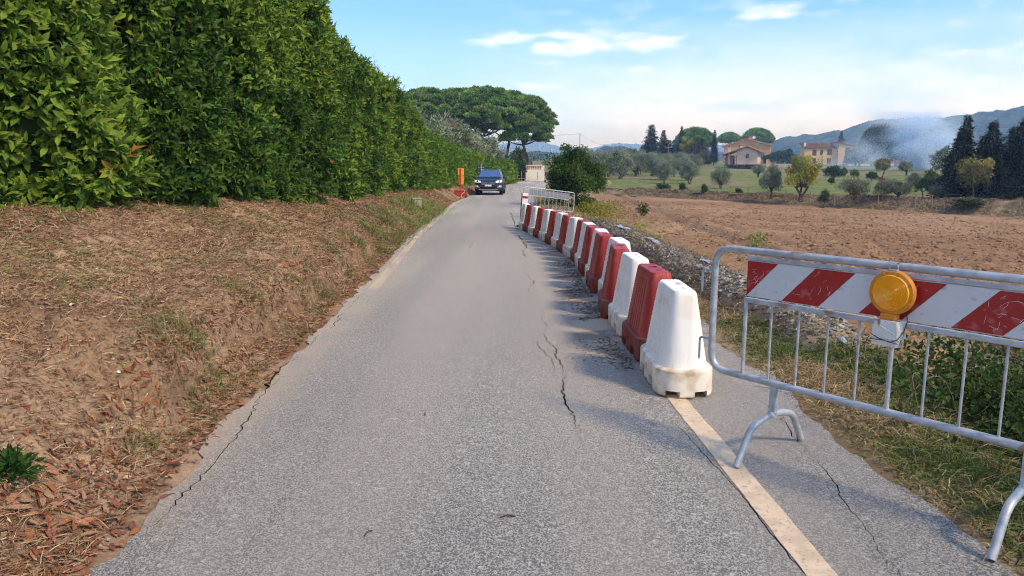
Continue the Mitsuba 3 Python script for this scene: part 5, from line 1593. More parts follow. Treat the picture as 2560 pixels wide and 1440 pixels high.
tw.append(tube([(0, 0, -0.3), (0, 0, 1.4)], [0.09, 0.05], 8))
add(t + '__branches', cat(*[(m[0] + [x0, y0, zb], m[1]) for m in tw]), 'bark')
P = np.vstack(P) + [x0, y0, zb]
v, f, c = leaves(P + rg.normal(size=P.shape) * 0.05, rand_dirs(rg, len(P)), rand_dirs(rg, len(P)), 0.10, 0.035, pick(rg, MID, len(P)), 0.15, False)
add(t + '__shoot_leaves', (v, f), 'leaf', color=c)

# far hedges and tree lines that read as one mass
rg = np.random.default_rng(995)
cen = np.column_stack([rg.uniform(6, 120, 260), rg.uniform(420, 640, 260), rg.uniform(-5.5, 2.0, 260)])
cen[:, 0] *= cen[:, 1] / 500
v, f, c = cloud(rg, cen, rg.uniform(2.2, 4.5, 260), 70, 1.6, DKG + MID, 0.4, 0.8)
add('distant_trees', (v, f), 'dull_leaf', 'distant dark trees and hedges below the far hills', 'trees', kind='stuff', color=c)


# ---------------------------------------------------------------- houses and walls
def house_wall(t, poly, axis_y0, axis_y1, to, bsdf):
    """Gabled block: outline poly in x-z, extruded along y."""
    return add(t + '__wall', prism(poly, 1, axis_y0, axis_y1), bsdf, to=to)


def window(t, wall, x, z, w, h, y, to, pane='window_dark', shut=None, side=False, label=None):
    """Window on the front face (y towards the camera is negative); side=True puts it on the +x face."""
    def put(m):
        return m
    b = lambda x0, x1, d0, d1, z0, z1: bx(x0, x1, y + d0, y + d1, z0, z1)
    k = add(wall + '__window', b(x - w / 2, x + w / 2, -0.03, 0.05, z, z + h), pane, to=to, label=label)
    fr = cat(b(x - w / 2 - 0.12, x - w / 2, -0.07, 0.02, z - 0.1, z + h + 0.12), b(x + w / 2, x + w / 2 + 0.12, -0.07, 0.02, z - 0.1, z + h + 0.12), b(x - w / 2, x + w / 2, -0.07, 0.02, z + h, z + h + 0.12), b(x - w / 2, x + w / 2, -0.09, 0.02, z - 0.1, z))
    add(k + '__frame', cat(fr, b(x - 0.03, x + 0.03, -0.05, 0.0, z, z + h)), 'window_frame' if shut is None else shut, to=to)
    return k


def roof_slab(x0, z0, x1, z1, y0, y1, th=0.16):
    n = np.array([-(z1 - z0), x1 - x0]) / math.hypot(x1 - x0, z1 - z0) * th
    if n[1] < 0: n = -n
    return prism([(x0, z0), (x1, z1), (x1 + n[0], z1 + n[1]), (x0 + n[0], z0 + n[1])], 1, y0, y1)


def tiles(x0, z0, x1, z1, y0, y1, pitch=0.42):
    """Rows of half-round tiles running down a roof slope, one mesh."""
    ms = []
    for y in np.arange(y0 + pitch / 2, y1, pitch):
        ms.append(tube([(x0, y, z0), (x1, y, z1)], pitch * 0.36, 6, cap=True))
    return cat(*ms)


# pink farmhouse, gable end towards the lane
t = thing('farmhouse', 'small pink farmhouse with a brown tiled roof and an open porch', 'house')
HX, HY, HZ = 75.6, 259.0, -1.35
to = place(HX, HY, HZ, -24)
gable = [(0, 0), (6.7, 0), (6.7, 5.1), (3.3, 6.55), (0, 5.3)]
w = house_wall(t, gable, 0, 9, to, 'pink_stucco')
window(t, w, 3.35, 2.9, 1.0, 1.45, 0, to, 'shutter_brown')
r = add(t + '__roof', cat(roof_slab(-4.6, 3.75, 3.3, 6.6, -0.9, 9.6), roof_slab(8.2, 4.55, 3.3, 6.6, -0.9, 9.6)), 'roof_board', to=to)
add(r + '__tiles', cat(tiles(-4.7, 3.93, 3.3, 6.80, -0.8, 9.5), tiles(8.3, 4.70, 3.3, 6.80, -0.8, 9.5)), 'tile', smooth=50, to=to)
for x, z in ((0.6, 7.1), (-3.3, 6.6)):
    c = add(r + '__chimney', bx(x - 0.35, x + 0.35, 4.0, 4.7, 4.6, z), 'white_paint', to=to)
    add(c + '__cap', bx(x - 0.45, x + 0.45, 3.9, 4.8, z, z + 0.25), 'terracotta', to=to)
add(t + '__porch_floor', bx(-4.6, 0, 0.1, 8.6, -0.2, 0.35), 'white_paint', to=to)
for x, y in ((-0.45, 0.25), (-2.6, 0.25), (-4.3, 0.25)):
    add(t + '__porch_column', bx(x - 0.2, x + 0.2, y - 0.2, y + 0.2, 0.35, 3.9 + 0.33 * (x + 4.6) * 0.8), 'pink_stucco', to=to)
add(t + '__porch_back_wall', bx(-4.5, 0, 5.2, 8.8, 0.35, 3.8), 'salmon_stucco', to=to)
add(t + '__door', bx(-1.9, -0.8, 5.14, 5.2, 0.35, 2.6), 'shutter_brown', to=to)
add(t + '__porch_table', cat(bx(-3.6, -2.2, 1.6, 2.4, 1.0, 1.08), bx(-3.5, -3.4, 1.7, 1.8, 0.35, 1.0), bx(-2.4, -2.3, 2.2, 2.3, 0.35, 1.0), bx(-3.5, -3.4, 2.2, 2.3, 0.35, 1.0), bx(-2.4, -2.3, 1.7, 1.8, 0.35, 1.0)), 'shutter_brown', to=to)

# larger orange house behind it
t = thing('farmhouse', 'larger orange house with a low gable behind the pink farmhouse', 'house')
to = place(82.5, 300.5, -0.6, -20)
w = house_wall(t, [(0, 0), (17.2, 0), (17.2, 7.0), (8.6, 9.3), (0, 6.6)], 0, 10, to, 'orange_stucco')
r = add(t + '__roof', cat(roof_slab(-0.8, 6.35, 8.6, 9.35, -0.7, 10.5), roof_slab(18.0, 6.75, 8.6, 9.35, -0.7, 10.5)), 'salmon_stucco', to=to)
add(r + '__tiles', cat(tiles(-0.9, 6.52, 8.6, 9.55, -0.5, 10.4, 0.6), tiles(18.1, 6.92, 8.6, 9.55, -0.5, 10.4, 0.6)), 'tile', smooth=50, to=to)
window(t, w, 6.0, 6.1, 1.0, 1.1, 0, to)
window(t, w, 10.2, 5.4, 1.2, 1.2, 0, to)
window(t, w, 14.4, 1.9, 1.5, 2.6, 0, to, 'shutter_blue', label='tall blue shuttered window')
c = add(r + '__chimney', bx(8.9, 10.3, 2, 3, 8.8, 10.2), 'salmon_stucco', to=to)
add(c + '__cap', bx(8.75, 10.45, 1.85, 3.15, 10.2, 10.45), 'terracotta', to=to)
for x, z, h in ((6.8, 9.0, 3.2), (11.6, 8.8, 3.0)):
    add(r + '__aerial', cat(tube([(x, 4, z), (x, 4, z + h)], 0.05, 5), tube([(x - 0.7, 4, z + h - 0.2), (x + 0.7, 4, z + h - 0.2)], 0.03, 4), tube([(x - 0.5, 4, z + h - 0.6), (x + 0.5, 4, z + h - 0.6)], 0.03, 4)), 'dark_metal', to=to)
add(r + '__dish', moved(lathe([(0.01, 0), (0.35, 0.05), (0.6, 0.18)], 14), T().translate([11.0, 1.0, 10.0]).rotate([1, 0, 0], 80)), 'white_paint', to=to)

# yellow house on the right
t = thing('yellow_house', 'yellow two storey house with a dark tiled roof behind the mulberry', 'house')
to = place(130.6, 344.2, -1.6, -8)
gb = [(0, 0), (0, 8.0), (7.6, 8.0 + 0), (7.6, 0)]
w = add(t + '__wall', bx(0, 13.6, 0, 9, 0, 7.6), 'yellow_stucco', to=to)
w2 = add(t + '__wing', prism([(13.6, 0), (23.5, 0), (23.5, 7.6), (13.9, 9.8), (13.6, 9.8)], 1, -1.2, 9), 'yellow_stucco', to=to)
r = add(t + '__roof', cat(prism([(-0.7, 7.45), (10, 9.7), (10, 9.9), (-0.7, 7.65)], 0, -0.6, 13.55), roof_slab(13.0, 9.98, 24.4, 7.48, -1.9, 9.6)), 'roof_board', to=to)
add(r + '__tiles', cat(*[tube([(x, -0.75, 7.66), (x, 9.9, 9.92)], 0.2, 6) for x in np.arange(-0.4, 13.4, 0.5)], tiles(13.0, 10.2, 24.5, 7.68, -1.8, 9.5, 0.5)), 'tile', smooth=50, to=to)
c = add(r + '__chimney', bx(0.1, 0.9, 2.2, 3.0, 7.6, 10.0), 'white_paint', to=to)
add(c + '__cap', bx(0.0, 1.0, 2.1, 3.1, 10.0, 10.3), 'terracotta', to=to)
for x, z, ww, hh in ((4.2, 4.4, 1.5, 2.3), (7.3, 4.6, 1.0, 1.9), (10.6, 4.6, 1.6, 2.4), (4.2, 0.8, 1.5, 2.2), (10.6, 0.6, 1.4, 2.4)):
    window(t, w, x, z, ww, hh, 0, to, 'shutter_brown', 'shutter_brown')
window(t, w2, 17.8, 4.9, 1.6, 2.6, -1.2, to, 'shutter_brown', 'shutter_brown')
add(t + '__downpipe', tube([(13.75, -1.3, 0), (13.75, -1.3, 9.0)], 0.09, 6), 'dark_metal', to=to)
add(t + '__balcony', cat(bx(-3.2, 0, 1, 8, 0, 3.6), bx(-3.4, 0.2, 0.8, 8.2, 3.6, 3.85)), 'yellow_stucco', to=to)

# sheds, garden walls
t = thing('long_shed', 'long low white shed with a dark roof behind the small trees', 'shed')
to = place(139.0, 318.0, -1.7, 0)
add(t + '__wall', bx(0, 23, 0, 5, 0, 1.4), 'cream_paint', to=to)
add(t + '__roof', prism([(-0.4, 1.4), (2.6, 2.4), (5.4, 1.4)], 0, -0.5, 23.5), 'shutter_brown', to=to)
for x in (4, 9, 14, 19):
    add(t + '__door', bx(x, x + 1.1, -0.05, 0.05, 0.0, 1.2), 'window_dark', to=to)
t = thing('gable_shed', 'tiny pale gabled shed left of the mulberry', 'shed')
to = place(85.0, 257.0, -1.3, -12)
add(t + '__wall', prism([(0, 0), (1.7, 0), (1.7, 1.2), (0.6, 2.5), (0, 2.4)], 1, 0, 2.2), 'salmon_stucco', to=to)
add(t + '__roof', roof_slab(1.9, 1.1, 0.5, 2.6, -0.2, 2.4, 0.1), 'tile', to=to)
t = thing('stone_garden_wall', 'grey stone garden wall in front of the orange house', 'garden wall')
to = place(87.5, 258.5, -1.5, 2)
rg = np.random.default_rng(5)
add(t + '__core', bx(0, 7.0, 0.06, 0.4, 0, 1.15), 'stone_wall', to=to)
for row in range(4):
    for k in range(10):
        x = k * 0.7 + (row % 2) * 0.3
        add(t + '__stone', bx(x + 0.02, x + 0.66, -0.02 - 0.05 * rg.random(), 0.42, row * 0.29 + 0.015, row * 0.29 + 0.275, 0.03), 'stone_wall', to=to)
t = thing('small_hut', 'tiny grey roofed hut among the trees by the dark brown tree', 'hut')
to = place(52.0, 238.0, -1.4, -10)
add(t + '__wall', bx(0, 2.6, 0, 2.4, 0, 1.6), 'white_paint', to=to)
add(t + '__roof', prism([(-0.4, 1.6), (1.3, 2.5), (3.0, 1.6)], 1, -0.3, 2.7), 'dark_metal', to=to)
t = thing('garden_hedge', 'dark clipped garden hedge in front of the pink farmhouse', 'hedge')
rg = np.random.default_rng(6)
n = 9000
P = np.stack([rg.uniform(66.5, 77.5, n), rg.uniform(0, 1.2, n), rg.uniform(0, 1.15, n)], 1)
side = rg.random(n)
P[:, 1] = np.where(side < 0.6, rg.normal(size=n) * 0.06, P[:, 1]); P[:, 2] = np.where(side >= 0.6, 1.15 + rg.normal(size=n) * 0.06, P[:, 2])
P[:, 1] += 240.0; P[:, 2] -= 1.85
v, f, c = leaves(P, rand_dirs(rg, n), norm(rg.normal(size=(n, 3)) * 0.6 + [0, -0.5, 0.4]), 0.35, 0.2, pick(rg, DKG, n), 0.1, False)
add(t + '__foliage', (v, f), 'dull_leaf', color=c)
add(t + '__twigs', bx(66.4, 77.6, 240.05, 241.1, -2.1, -0.8), 'twig')
t = thing('far_house', 'far house with a red roof seen on the low wooded rise', 'house')
to = place(120, 860, -1.0, -10)
add(t + '__wall', bx(0, 14, 0, 9, 0, 6), 'yellow_stucco', to=to)
add(t + '__roof', prism([(-0.6, 6), (4.5, 8.4), (9.6, 6)], 0, -0.6, 14.6), 'terracotta', to=to)
for x in (3, 7, 11):
    add(t + '__window', bx(x - 0.6, x + 0.6, -0.06, 0.05, 2.4, 4.2), 'window_dark', to=to)

# fence posts along the lawn, benches
post_at = [(22.4, 145.4, -2.29, 0.95), (22.4, 129.8, -2.41, 0.95), (24.4, 125.0, -2.45, 0.9), (25.4, 117.6, -2.52, 0.95), (27.3, 95.7, -2.69, 0.9), (27.9, 90.4, -2.74, 0.9), (28.9, 86.4, -2.77, 0.9), (30.2, 84.3, -2.80, 0.9), (31.6, 80.9, -2.83, 0.95), (32.8, 77.7, -2.86, 0.9), (36.8, 76.7, -2.88, 0.9), (40.0, 75.7, -2.90, 0.9), (41.4, 75.2, -2.91, 0.9), (48.6, 75.7, -2.94, 0.95)]
pp = mikit.ply(cat(tube([(0, 0, -0.35), (0.01, 0, 1.0)], [0.055, 0.045], 7), tube([(0, 0, 1.0), (0.0, 0, 1.03)], [0.045, 0.02], 7)), 'wood_grey', smooth=40)
for i, (x, y, z, h) in enumerate(sorted(post_at, key=lambda b: b[0] / b[1])):
    t = thing('fence_post', 'thin grey wooden fence post at the lower edge of the lawn, %s from the left' % ORD[i], 'fence post', 'fence posts along the lower edge of the lawn')
    add(t + '__stake', pp, 'wood_grey', to=place(x, y, z, 0, [1, 1, h]))
wires = []
for a, b in zip(post_at[:-1], post_at[1:]):
    for q in (0.35, 0.65, 0.92):
        wires.append(tube([(a[0], a[1], a[2] + q * a[3]), ((a[0] + b[0]) / 2, (a[1] + b[1]) / 2, (a[2] + b[2]) / 2 + q * 0.9 - 0.03), (b[0], b[1], b[2] + q * b[3])], 0.006, 4))
add('wire_fence', cat(*wires), 'wire', 'thin wires strung between the posts along the lawn', 'wire fence')
for x, y, z, rz, lab in ((46.2, 80.0, -2.87, -30, 'grey picnic table under the yellow brown tree'), (48.9, 76.2, -2.93, -35, 'low grey bench at the front of the dark conifers')):
    t = thing('picnic_table' if 'table' in lab else 'garden_bench', lab, 'picnic table' if 'table' in lab else 'bench')
    to = place(x, y, z, rz)
    hh = 0.75 if 'table' in lab else 0.42
    for k in range(4):
        add(t + '__plank', bx(-0.9, 0.9, -0.38 + k * 0.19, -0.21 + k * 0.19, hh - 0.04, hh), 'wood_grey', to=to)
    if hh > 0.5:
        for s in (-1, 1):
            add(t + '__seat', bx(-0.9, 0.9, s * 0.72 - 0.13, s * 0.72 + 0.13, 0.40, 0.44), 'wood_grey', to=to)
    for s in (-0.7, 0.7):
        add(t + '__leg', cat(bx(s - 0.04, s + 0.04, -0.34, -0.26, -0.2, hh - 0.04), bx(s - 0.04, s + 0.04, 0.20, 0.28, -0.2, hh - 0.04), bx(s - 0.03, s + 0.03, -0.8 if hh > 0.5 else -0.3, 0.8 if hh > 0.5 else 0.3, hh - 0.12 if hh < 0.5 else 0.34, hh - 0.05 if hh < 0.5 else 0.40)), 'wood_grey', to=to)

# poles
for x, y, z, h, arm, lab in ((17.9, 204, -2.2, 10.2, 0, 'tall thin grey pole above the green bush'), (37.8, 289, -2.5, 9.9, 0, 'distant thin pole over the olive grove'), (44.8, 221, -2.0, 7.4, 1.1, 'wooden pole with a crossbar in front of the spruces'), (9.6, 190, -2.0, 6.0, 0, 'short thin pole seen through the gap left of the green bush')):
    t = thing('utility_pole', lab, 'utility pole')
    add(t + '__shaft', tube([(x, y, z - 1), (x, y, z + h)], [0.15, 0.10], 8), 'wood_grey' if arm else 'silver_trim', smooth=40)
    if arm:
        add(t + '__crossbar', bx(x - arm, x + arm, y - 0.06, y + 0.06, z + h - 0.9, z + h - 0.75), 'wood_grey')
        for s in (-0.8, 0, 0.8):
            add(t + '__insulator', tube([(x + s, y, z + h - 0.75), (x + s, y, z + h - 0.5)], 0.06, 6), 'white_paint')
A, B = np.array([17.9, 204, 7.9]), np.array([37.8, 289, 7.3])
sag = lambda a, b, d: np.array([a + (b - a) * s - np.array([0, 0, d * 4 * s * (1 - s)]) for s in np.linspace(0, 1, 14)])
add('overhead_wire', cat(tube(sag(A, B, 1.6), 0.022, 4), tube(sag(np.array([-30.0, 150, 9.0]), A, 1.6), 0.022, 4)), 'wire', 'thin overhead wire sagging between the tall poles', 'wire')
t = thing('garden_lamp', 'pole lamp with a pale globe head in front of the yellow house', 'lamp')
x, y, z = 102.8, 255, -1.3
add(t + '__pole', tube([(x, y, z), (x, y, z + 3.2)], 0.07, 6), 'dark_metal')
add(t + '__head', tube([(x, y, z + 3.1), (x, y, z + 3.6), (x, y, z + 4.2)], [0.22, 0.42, 0.12], 10), 'silver_trim', smooth=50)

# cream cabin at the bend
t = thing('utility_cabin', 'small cream utility cabin with a toothed terracotta top at the bend of the lane', 'cabin')
to = place(1.75, 98.6, -1.42, 8)
w = add(t + '__wall', bx(0, 2.45, 0, 2.2, 0, 2.05, 0.02), 'cream_paint', to=to)
for x in (1.52,):
    add(w + '__seam', bx(x - 0.04, x + 0.04, -0.015, 0.01, 0.2, 1.3), 'wood_grey', to=to)
add(w + '__plinth', bx(-0.05, 2.5, -0.04, 2.25, -0.3, 0.10), 'concrete', to=to)
add(t + '__cap', bx(-0.06, 2.51, -0.06, 2.26, 2.052, 2.12), 'white_paint', to=to)
for k in range(8):
    x = 0.32 + k * 0.235
    add(t + '__tile_tooth', prism([(x - 0.085, 2.05), (x + 0.085, 2.05), (x + 0.075, 1.85), (x, 1.52), (x - 0.075, 1.85)], 1, -0.05, -0.002), 'terracotta', to=to)
t = thing('netted_shelter', 'dark shade netting on poles beside the cream cabin', 'shelter')
add(t + '__netting', bx(0.65, 1.75, 97.2, 99.6, -1.2, 0.55, 0.2), 'shade_net')
for x in (0.72, 1.2):
    add(t + '__pole', tube([(x, 97.0, -1.3), (x, 97.0, 0.7)], 0.035, 6), 'silver_trim')
t = thing('plank_bench', 'low wooden plank bench at the roadside before the dark netting', 'bench')
add(t + '__plank', bx(0.75, 1.75, 94.6, 95.0, -0.92, -0.84), 'wood_grey')
for x in (0.9, 1.6):
    add(t + '__leg', bx(x - 0.05, x + 0.05, 94.65, 94.95, -1.35, -0.92), 'wood_grey')

# concrete stub on the bank
t = thing('concrete_marker', 'square concrete stub with upright slots set into the left bank', 'marker stone')
cx_, cy_ = -3.42, 27.3
cz_ = float(bank_z(cx_, cy_))
to = place(cx_, cy_, cz_ - 0.02, 12)
m = manifold(bx(-0.17, 0.17, -0.17, 0.17, -0.25, 0.36, 0.02))
for z in (-0.10, 0.02, 0.14):
    m = m - manifold(bx(-0.3, -0.12, -0.13 + 0.0, -0.04, 0.0, 0.28)) - manifold(bx(-0.3, -0.12, 0.03, 0.12, 0.0, 0.28))
add(t + '__block', cat(m), 'concrete', to=to)
add(t + '__cap', bx(-0.185, 0.185, -0.185, 0.185, 0.361, 0.40, 0.015), 'concrete', to=to)

# sign seen from behind
t = thing('road_sign', 'dark back of a rectangular road sign behind the parked car', 'road sign')
sz_ = float(bank_z(-2.3, 56.5))
add(t + '__pole', tube([(-2.28, 56.5, sz_ - 0.3), (-2.28, 56.5, 1.16)], 0.03, 8), 'galvanised', smooth=40)
add(t + '__panel', bx(-2.58, -1.98, 56.53, 56.545, 0.38, 1.08, 0.003), 'sign_back')
for z in (0.9, 0.5):
    add(t + '__bracket', bx(-2.50, -2.06, 56.50, 56.53, z, z + 0.04), 'galvanised')

# temporary traffic signal on its trolley, seen from behind
t = thing('traffic_signal', 'portable orange traffic signal on a red wheeled trolley, seen from behind', 'traffic signal')
zz = float(zr(45.0)) - 0.02
to = place(-3.02, 45.0, max(zz, float(bank_z(-3.02, 45.0))) + 0.0, 6)
tr = add(t + '__trolley', cat(bx(-0.36, 0.34, -0.22, 0.22, 0.14, 0.46, 0.02), bx(-0.39, 0.37, -0.25, 0.25, 0.44, 0.475, 0.006)), 'trolley_red', to=to)
for x in (-0.33, 0.31):
    add(tr + '__wheel', tube([(x - 0.03, 0.1, 0.11), (x + 0.03, 0.1, 0.11)], 0.11, 14), 'tyre', smooth=40, to=to)
add(t + '__mast', tube([(-0.03, -0.05, 0.12), (-0.03, -0.05, 1.72)], 0.032, 10), 'trolley_red', smooth=40, to=to)
add(t + '__signal_housing', cat(bx(-0.17, 0.20, -0.10, 0.12, 1.34, 1.76, 0.03), bx(-0.13, 0.17, -0.09, 0.11, 0.80, 1.335, 0.03)), 'signal_orange', to=to)
for z in (1.55, 1.15):
    add(t + '__visor', tube([(0.02, 0.115, z), (0.02, 0.30, z)], 0.10, 12, cap=False), 'signal_orange', to=to)
add(t + '__back_strip', bx(-0.065, 0.035, -0.115, -0.101, 0.78, 1.75), 'trolley_red', to=to)
for m in (tube(bend([(-0.34, -0.28, 0.03), (-0.25, -0.34, 0.13), (-0.12, -0.34, 0.10), (-0.08, -0.34, 0.02)], 0.08), 0.022, 7), tube(bend([(0.02, -0.34, 0.03), (0.03, -0.30, 0.26), (0.20, -0.27, 0.36), (0.24, -0.26, 0.50)], 0.08), 0.02, 7)):
    add(t + '__hose', m, 'hose', smooth=50, to=to)

# ---------------------------------------------------------------- the car
t = thing('suv_car', 'dark blue sport utility car facing the camera with bright headlights and roof rails', 'car')
CY = 50.35
to = place(-1.56, CY, float(zr(CY)) + 0.002, -2.5, rx=-1.0)


def ring(w, z0, z1, y, r=0.12, tw=1.0):
    """Cross section at length y (0 = nose, + = rearwards): half width w, from z0 to z1, narrower by tw at the top."""
    o = []
    for px_, pz_ in rrect(2 * w, z1 - z0, min(r, (z1 - z0) * 0.45, w * 0.9), 6):
        q = (pz_ + (z1 - z0) / 2) / (z1 - z0)
        o.append([px_ * (1 + (tw - 1) * q), y, (z0 + z1) / 2 + pz_])
    return o


low = loft([ring(0.70, 0.52, 0.86, 0.00, 0.10), ring(0.82, 0.40, 0.95, 0.06, 0.14), ring(0.89, 0.32, 1.02, 0.22, 0.14, 0.95), ring(0.92, 0.30, 1.06, 0.6, 0.12, 0.93), ring(0.92, 0.30, 1.12, 1.15, 0.10, 0.92), ring(0.92, 0.30, 1.14, 2.4, 0.10, 0.93), ring(0.92, 0.32, 1.14, 3.8, 0.12, 0.93), ring(0.86, 0.38, 1.08, 4.35, 0.14, 0.93), ring(0.78, 0.46, 0.98, 4.5, 0.10)])
body = manifold(low)
for y in (0.86, 3.55):
    for s in (-1, 1):
        body = body - m3.Manifold.cylinder(0.4, 0.385, 0.385, 28).rotate([0, 90, 0]).translate([s * 0.78 - 0.2, y, 0.36])
b = add(t + '__body', cat(body), 'car_paint', smooth=28, to=to)
cab = loft([ring(0.80, 1.06, 1.14, 1.02, 0.03, 0.96), ring(0.785, 1.08, 1.36, 1.42, 0.05, 0.90), ring(0.77, 1.08, 1.60, 1.90, 0.10, 0.82), ring(0.765, 1.08, 1.665, 2.4, 0.12, 0.80), ring(0.76, 1.08, 1.66, 3.4, 0.12, 0.80), ring(0.76, 1.08, 1.56, 4.0, 0.12, 0.82), ring(0.74, 1.08, 1.16, 4.32, 0.03, 0.95)])
add(t + '__cabin', cab, 'car_paint', smooth=35, to=to)


def quad(a, b_, c, d, th):
    """Thin curved-free pane from four corners, given a thickness along its normal."""
    p = np.array([a, b_, c, d], float)
    n = norm(np.cross(p[1] - p[0], p[2] - p[0])) * th
    h = trimesh.convex.convex_hull(np.vstack([p + n, p - n]))
    return np.array(h.vertices), np.array(h.faces)


add(t + '__windscreen', quad((-0.735, 1.05, 1.155), (0.735, 1.05, 1.155), (0.585, 1.86, 1.575), (-0.585, 1.86, 1.575), 0.022), 'car_glass', to=to)
for s in (-1, 1):
    add(t + '__side_window', quad((s * 0.745, 1.62, 1.16), (s * 0.745, 3.9, 1.16), (s * 0.640, 3.6, 1.53), (s * 0.650, 2.05, 1.53), 0.02), 'car_glass', to=to)
    add(t + '__roof_rail', tube(bend([(s * 0.60, 1.95, 1.60), (s * 0.61, 2.1, 1.70), (s * 0.61, 3.6, 1.70), (s * 0.60, 3.8, 1.60)], 0.08), 0.02, 8), 'chrome', smooth=40, to=to)
    mk = add(t + '__mirror', moved(trimesh.creation.icosphere(2, 1.0), T().translate([s * 1.02, 1.42, 1.16]).scale([0.12, 0.08, 0.085])), 'car_paint', smooth=True, to=to)
    add(mk + '__arm', bx(s * 0.98 - 0.1, s * 0.98 + 0.04 * s + 0.06, 1.40, 1.46, 1.08, 1.12), 'car_trim', to=to)
    add(t + '__headlight', quad((s * 0.50, -0.02, 0.79), (s * 0.88, 0.12, 0.83), (s * 0.90, 0.20, 0.985), (s * 0.47, 0.03, 0.90), 0.05), 'headlamp_glass', to=to)
    fl = add(t + '__fog_light_trim', quad((s * 0.58, -0.01, 0.47), (s * 0.88, 0.08, 0.52), (s * 0.86, 0.06, 0.67), (s * 0.61, -0.005, 0.59), 0.045), 'silver_trim', to=to)
    add(fl + '__fog_light', moved(trimesh.creation.icosphere(2, 0.055), T().translate([s * 0.73, 0.0, 0.575])), 'headlamp_glass', smooth=True, to=to)
    for y in (0.86, 3.55):
        wk = add(t + '__wheel', moved(lathe([(0.19, -0.10), (0.345, -0.115), (0.362, -0.07), (0.362, 0.07), (0.345, 0.115), (0.19, 0.10)], 28), T().translate([s * 0.80, y, 0.362]).rotate([0, 1, 0], 90)), 'tyre', smooth=30, to=to)
        add(wk + '__rim', cat(*[moved(bx(-0.02, 0.02, -0.20, 0.20, -0.03, 0.03), T().translate([s * 0.85, y, 0.362]).rotate([1, 0, 0], a)) for a in (0, 36, 72, 108, 144)], moved(lathe([(0.0001, -0.02), (0.205, -0.02), (0.205, 0.02), (0.0001, 0.02)], 24), T().translate([s * 0.80, y, 0.362]).rotate([0, 1, 0], 90))), 'silver_trim', to=to)
    for y in (0.86, 3.55):
        ar = [(y + 0.395 * math.sin(a), 0.36 + 0.395 * math.cos(a)) for a in np.linspace(-1.5, 1.5, 15)]
        add(t + '__wheel_arch_trim', tube([(s * 0.915, a, b_) for a, b_ in ar], 0.03, 6), 'car_trim', smooth=40, to=to)
for s in (-1, 1):
    add(t + '__sill_trim', bx(s * 0.915 - 0.015, s * 0.915 + 0.015, 1.2, 3.2, 0.28, 0.42), 'car_trim', to=to)
g = add(t + '__grille', quad((-0.46, -0.015, 0.66), (0.46, -0.015, 0.66), (0.50, 0.04, 0.88), (-0.50, 0.04, 0.88), 0.03), 'car_trim', to=to)
for z, y, w_ in ((0.69, -0.05, 0.46), (0.755, -0.045, 0.48), (0.82, -0.04, 0.50)):
    add(g + '__slat', bx(-w_, w_, y - 0.02, y + 0.03, z - 0.018, z + 0.018, 0.004), 'chrome', to=to)
add(g + '__badge', moved(lathe([(0.0001, -0.012), (0.075, -0.01), (0.08, 0.0), (0.075, 0.01), (0.0001, 0.012)], 24), T().translate([0, -0.07, 0.80]).rotate([1, 0, 0], 90).scale([1, 0.45, 1])), 'plate_blue', to=to)
add(t + '__bumper', cat(manifold(loft([ring(0.70, 0.34, 0.60, -0.03, 0.06), ring(0.84, 0.30, 0.62, 0.05, 0.08), ring(0.925, 0.27, 0.60, 0.32, 0.08)]))), 'car_trim', smooth=30, to=to)
add(t + '__air_intake', bx(-0.44, 0.44, -0.05, 0.0, 0.44, 0.54, 0.01), 'shade_net', to=to)
add(t + '__skid_plate', prism([(-0.66, 0.40), (-0.50, 0.33), (0.50, 0.33), (0.66, 0.40), (0.62, 0.415), (0.48, 0.375), (-0.48, 0.375), (-0.62, 0.415)], 1, -0.065, 0.0), 'silver_trim', to=to)
p_ = add(t + '__number_plate', bx(-0.26, 0.26, -0.075, -0.055, 0.575, 0.685, 0.004), 'plate_white', to=to)
for s in (-1, 1):
    add(p_ + '__blue_band', bx(s * 0.24 - 0.02, s * 0.24 + 0.02, -0.079, -0.0755, 0.577, 0.683), 'plate_blue', to=to)
for m in (tube([(-0.55, 1.06, 1.185), (-0.05, 1.16, 1.235)], 0.010, 5), tube([(0.05, 1.06, 1.185), (0.5, 1.16, 1.235)], 0.010, 5)):
    add(t + '__wiper', m, 'car_trim', to=to)

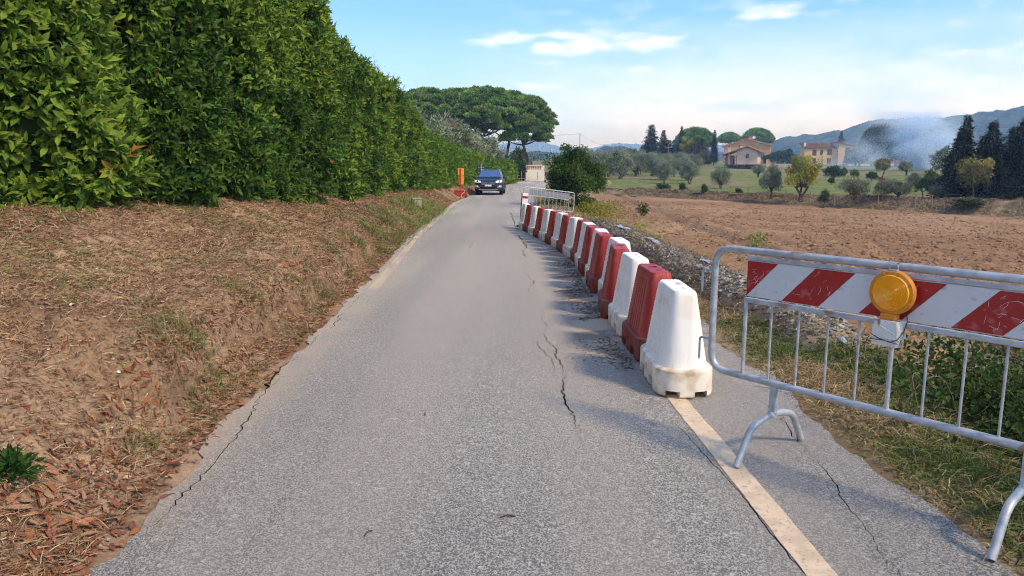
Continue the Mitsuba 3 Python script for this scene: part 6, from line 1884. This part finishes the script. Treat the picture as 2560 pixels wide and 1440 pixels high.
# ---------------------------------------------------------------- smoke from a garden fire
nx, ny, nz_ = 72, 24, 44
X0, X1, Y0, Y1, Z0, Z1 = 88.0, 136.0, 214.0, 230.0, -2.6, 15.5
gx, gy, gz = np.meshgrid(np.linspace(X0, X1, nx), np.linspace(Y0, Y1, ny), np.linspace(Z0, Z1, nz_), indexing='ij')
hgt = gz + 2.0
warp = fb(gx, gz, 0.22, 3, 701, 1.0) - 0.5
src = 119.0
cx1 = src + 0.2 * hgt + 3.2 * np.sin(hgt * 0.36) * (hgt / 10) + warp * 5
cx2 = src - 0.55 * hgt + warp * 6
core = np.exp(-((gx - cx1) / (1.0 + 0.42 * hgt)) ** 2) * 1.0 + 0.75 * np.exp(-((gx - cx2) / (1.2 + 0.40 * hgt)) ** 2)
bank_ = 0.40 * np.exp(-((gx - 104) / 11.0) ** 2 - ((hgt - 3.5) / 4.5) ** 2) + 0.30 * np.exp(-((gx - 97) / 9.0) ** 2 - ((hgt - 1.0) / 1.6) ** 2) + 0.38 * np.exp(-((gx - 125) / 7.0) ** 2 - ((hgt - 7.5) / 4.0) ** 2)
wis = meshkit.fbm(np.stack([gx * 0.24 + warp * 2, gy * 0.18, gz * 0.24 - gx * 0.06], -1), 4, 703)
den = (2.2 * core * np.exp(-hgt / 13) + 0.8 * bank_) * np.clip((wis - 0.33) * 3.4, 0, 2.0)
den *= np.exp(-((gy - 222) / 5.0) ** 2) * np.clip((Z1 - gz) / 4, 0, 1) * np.clip((gx - X0) / 5, 0, 1) * np.clip((X1 - gx) / 4, 0, 1) * np.clip(hgt / 0.8 + 0.4, 0, 1)
vol = np.ascontiguousarray(np.clip(den, 0, 3).transpose(2, 1, 0)[..., None] * 0.55, np.float32)
box = T().translate([X0, Y0, Z0]).scale([X1 - X0, Y1 - Y0, Z1 - Z0])
scene['smoke_air'] = {'type': 'heterogeneous', 'albedo': {'type': 'constvolume', 'value': {'type': 'rgb', 'value': [0.76, 0.87, 0.98]}}, 'sigma_t': {'type': 'gridvolume', 'grid': mi.VolumeGrid(vol), 'to_world': box, 'filter_type': 'trilinear'}}
scene['smoke'] = {'type': 'cube', 'to_world': T().translate([(X0 + X1) / 2, (Y0 + Y1) / 2, (Z0 + Z1) / 2]).scale([(X1 - X0) / 2, (Y1 - Y0) / 2, (Z1 - Z0) / 2]), 'bsdf': {'type': 'null'},
                  'interior': {'type': 'ref', 'id': 'smoke_air'}, 'exterior': {'type': 'ref', 'id': 'haze_air'}}
say('smoke', 'pale blue smoke drifting from a garden fire among the trees at right', 'smoke', kind='stuff')


# ---------------------------------------------------------------- the air
M0 = T().translate([0, 0, 50.0]).scale([5900.0, 5900.0, 95.0])
scene['haze'] = {'type': 'cube', 'to_world': M0, 'bsdf': {'type': 'null'}, 'interior': {'type': 'ref', 'id': 'haze_air'}}
say('haze', 'thin blue autumn haze over the whole valley', 'haze', kind='stuff')
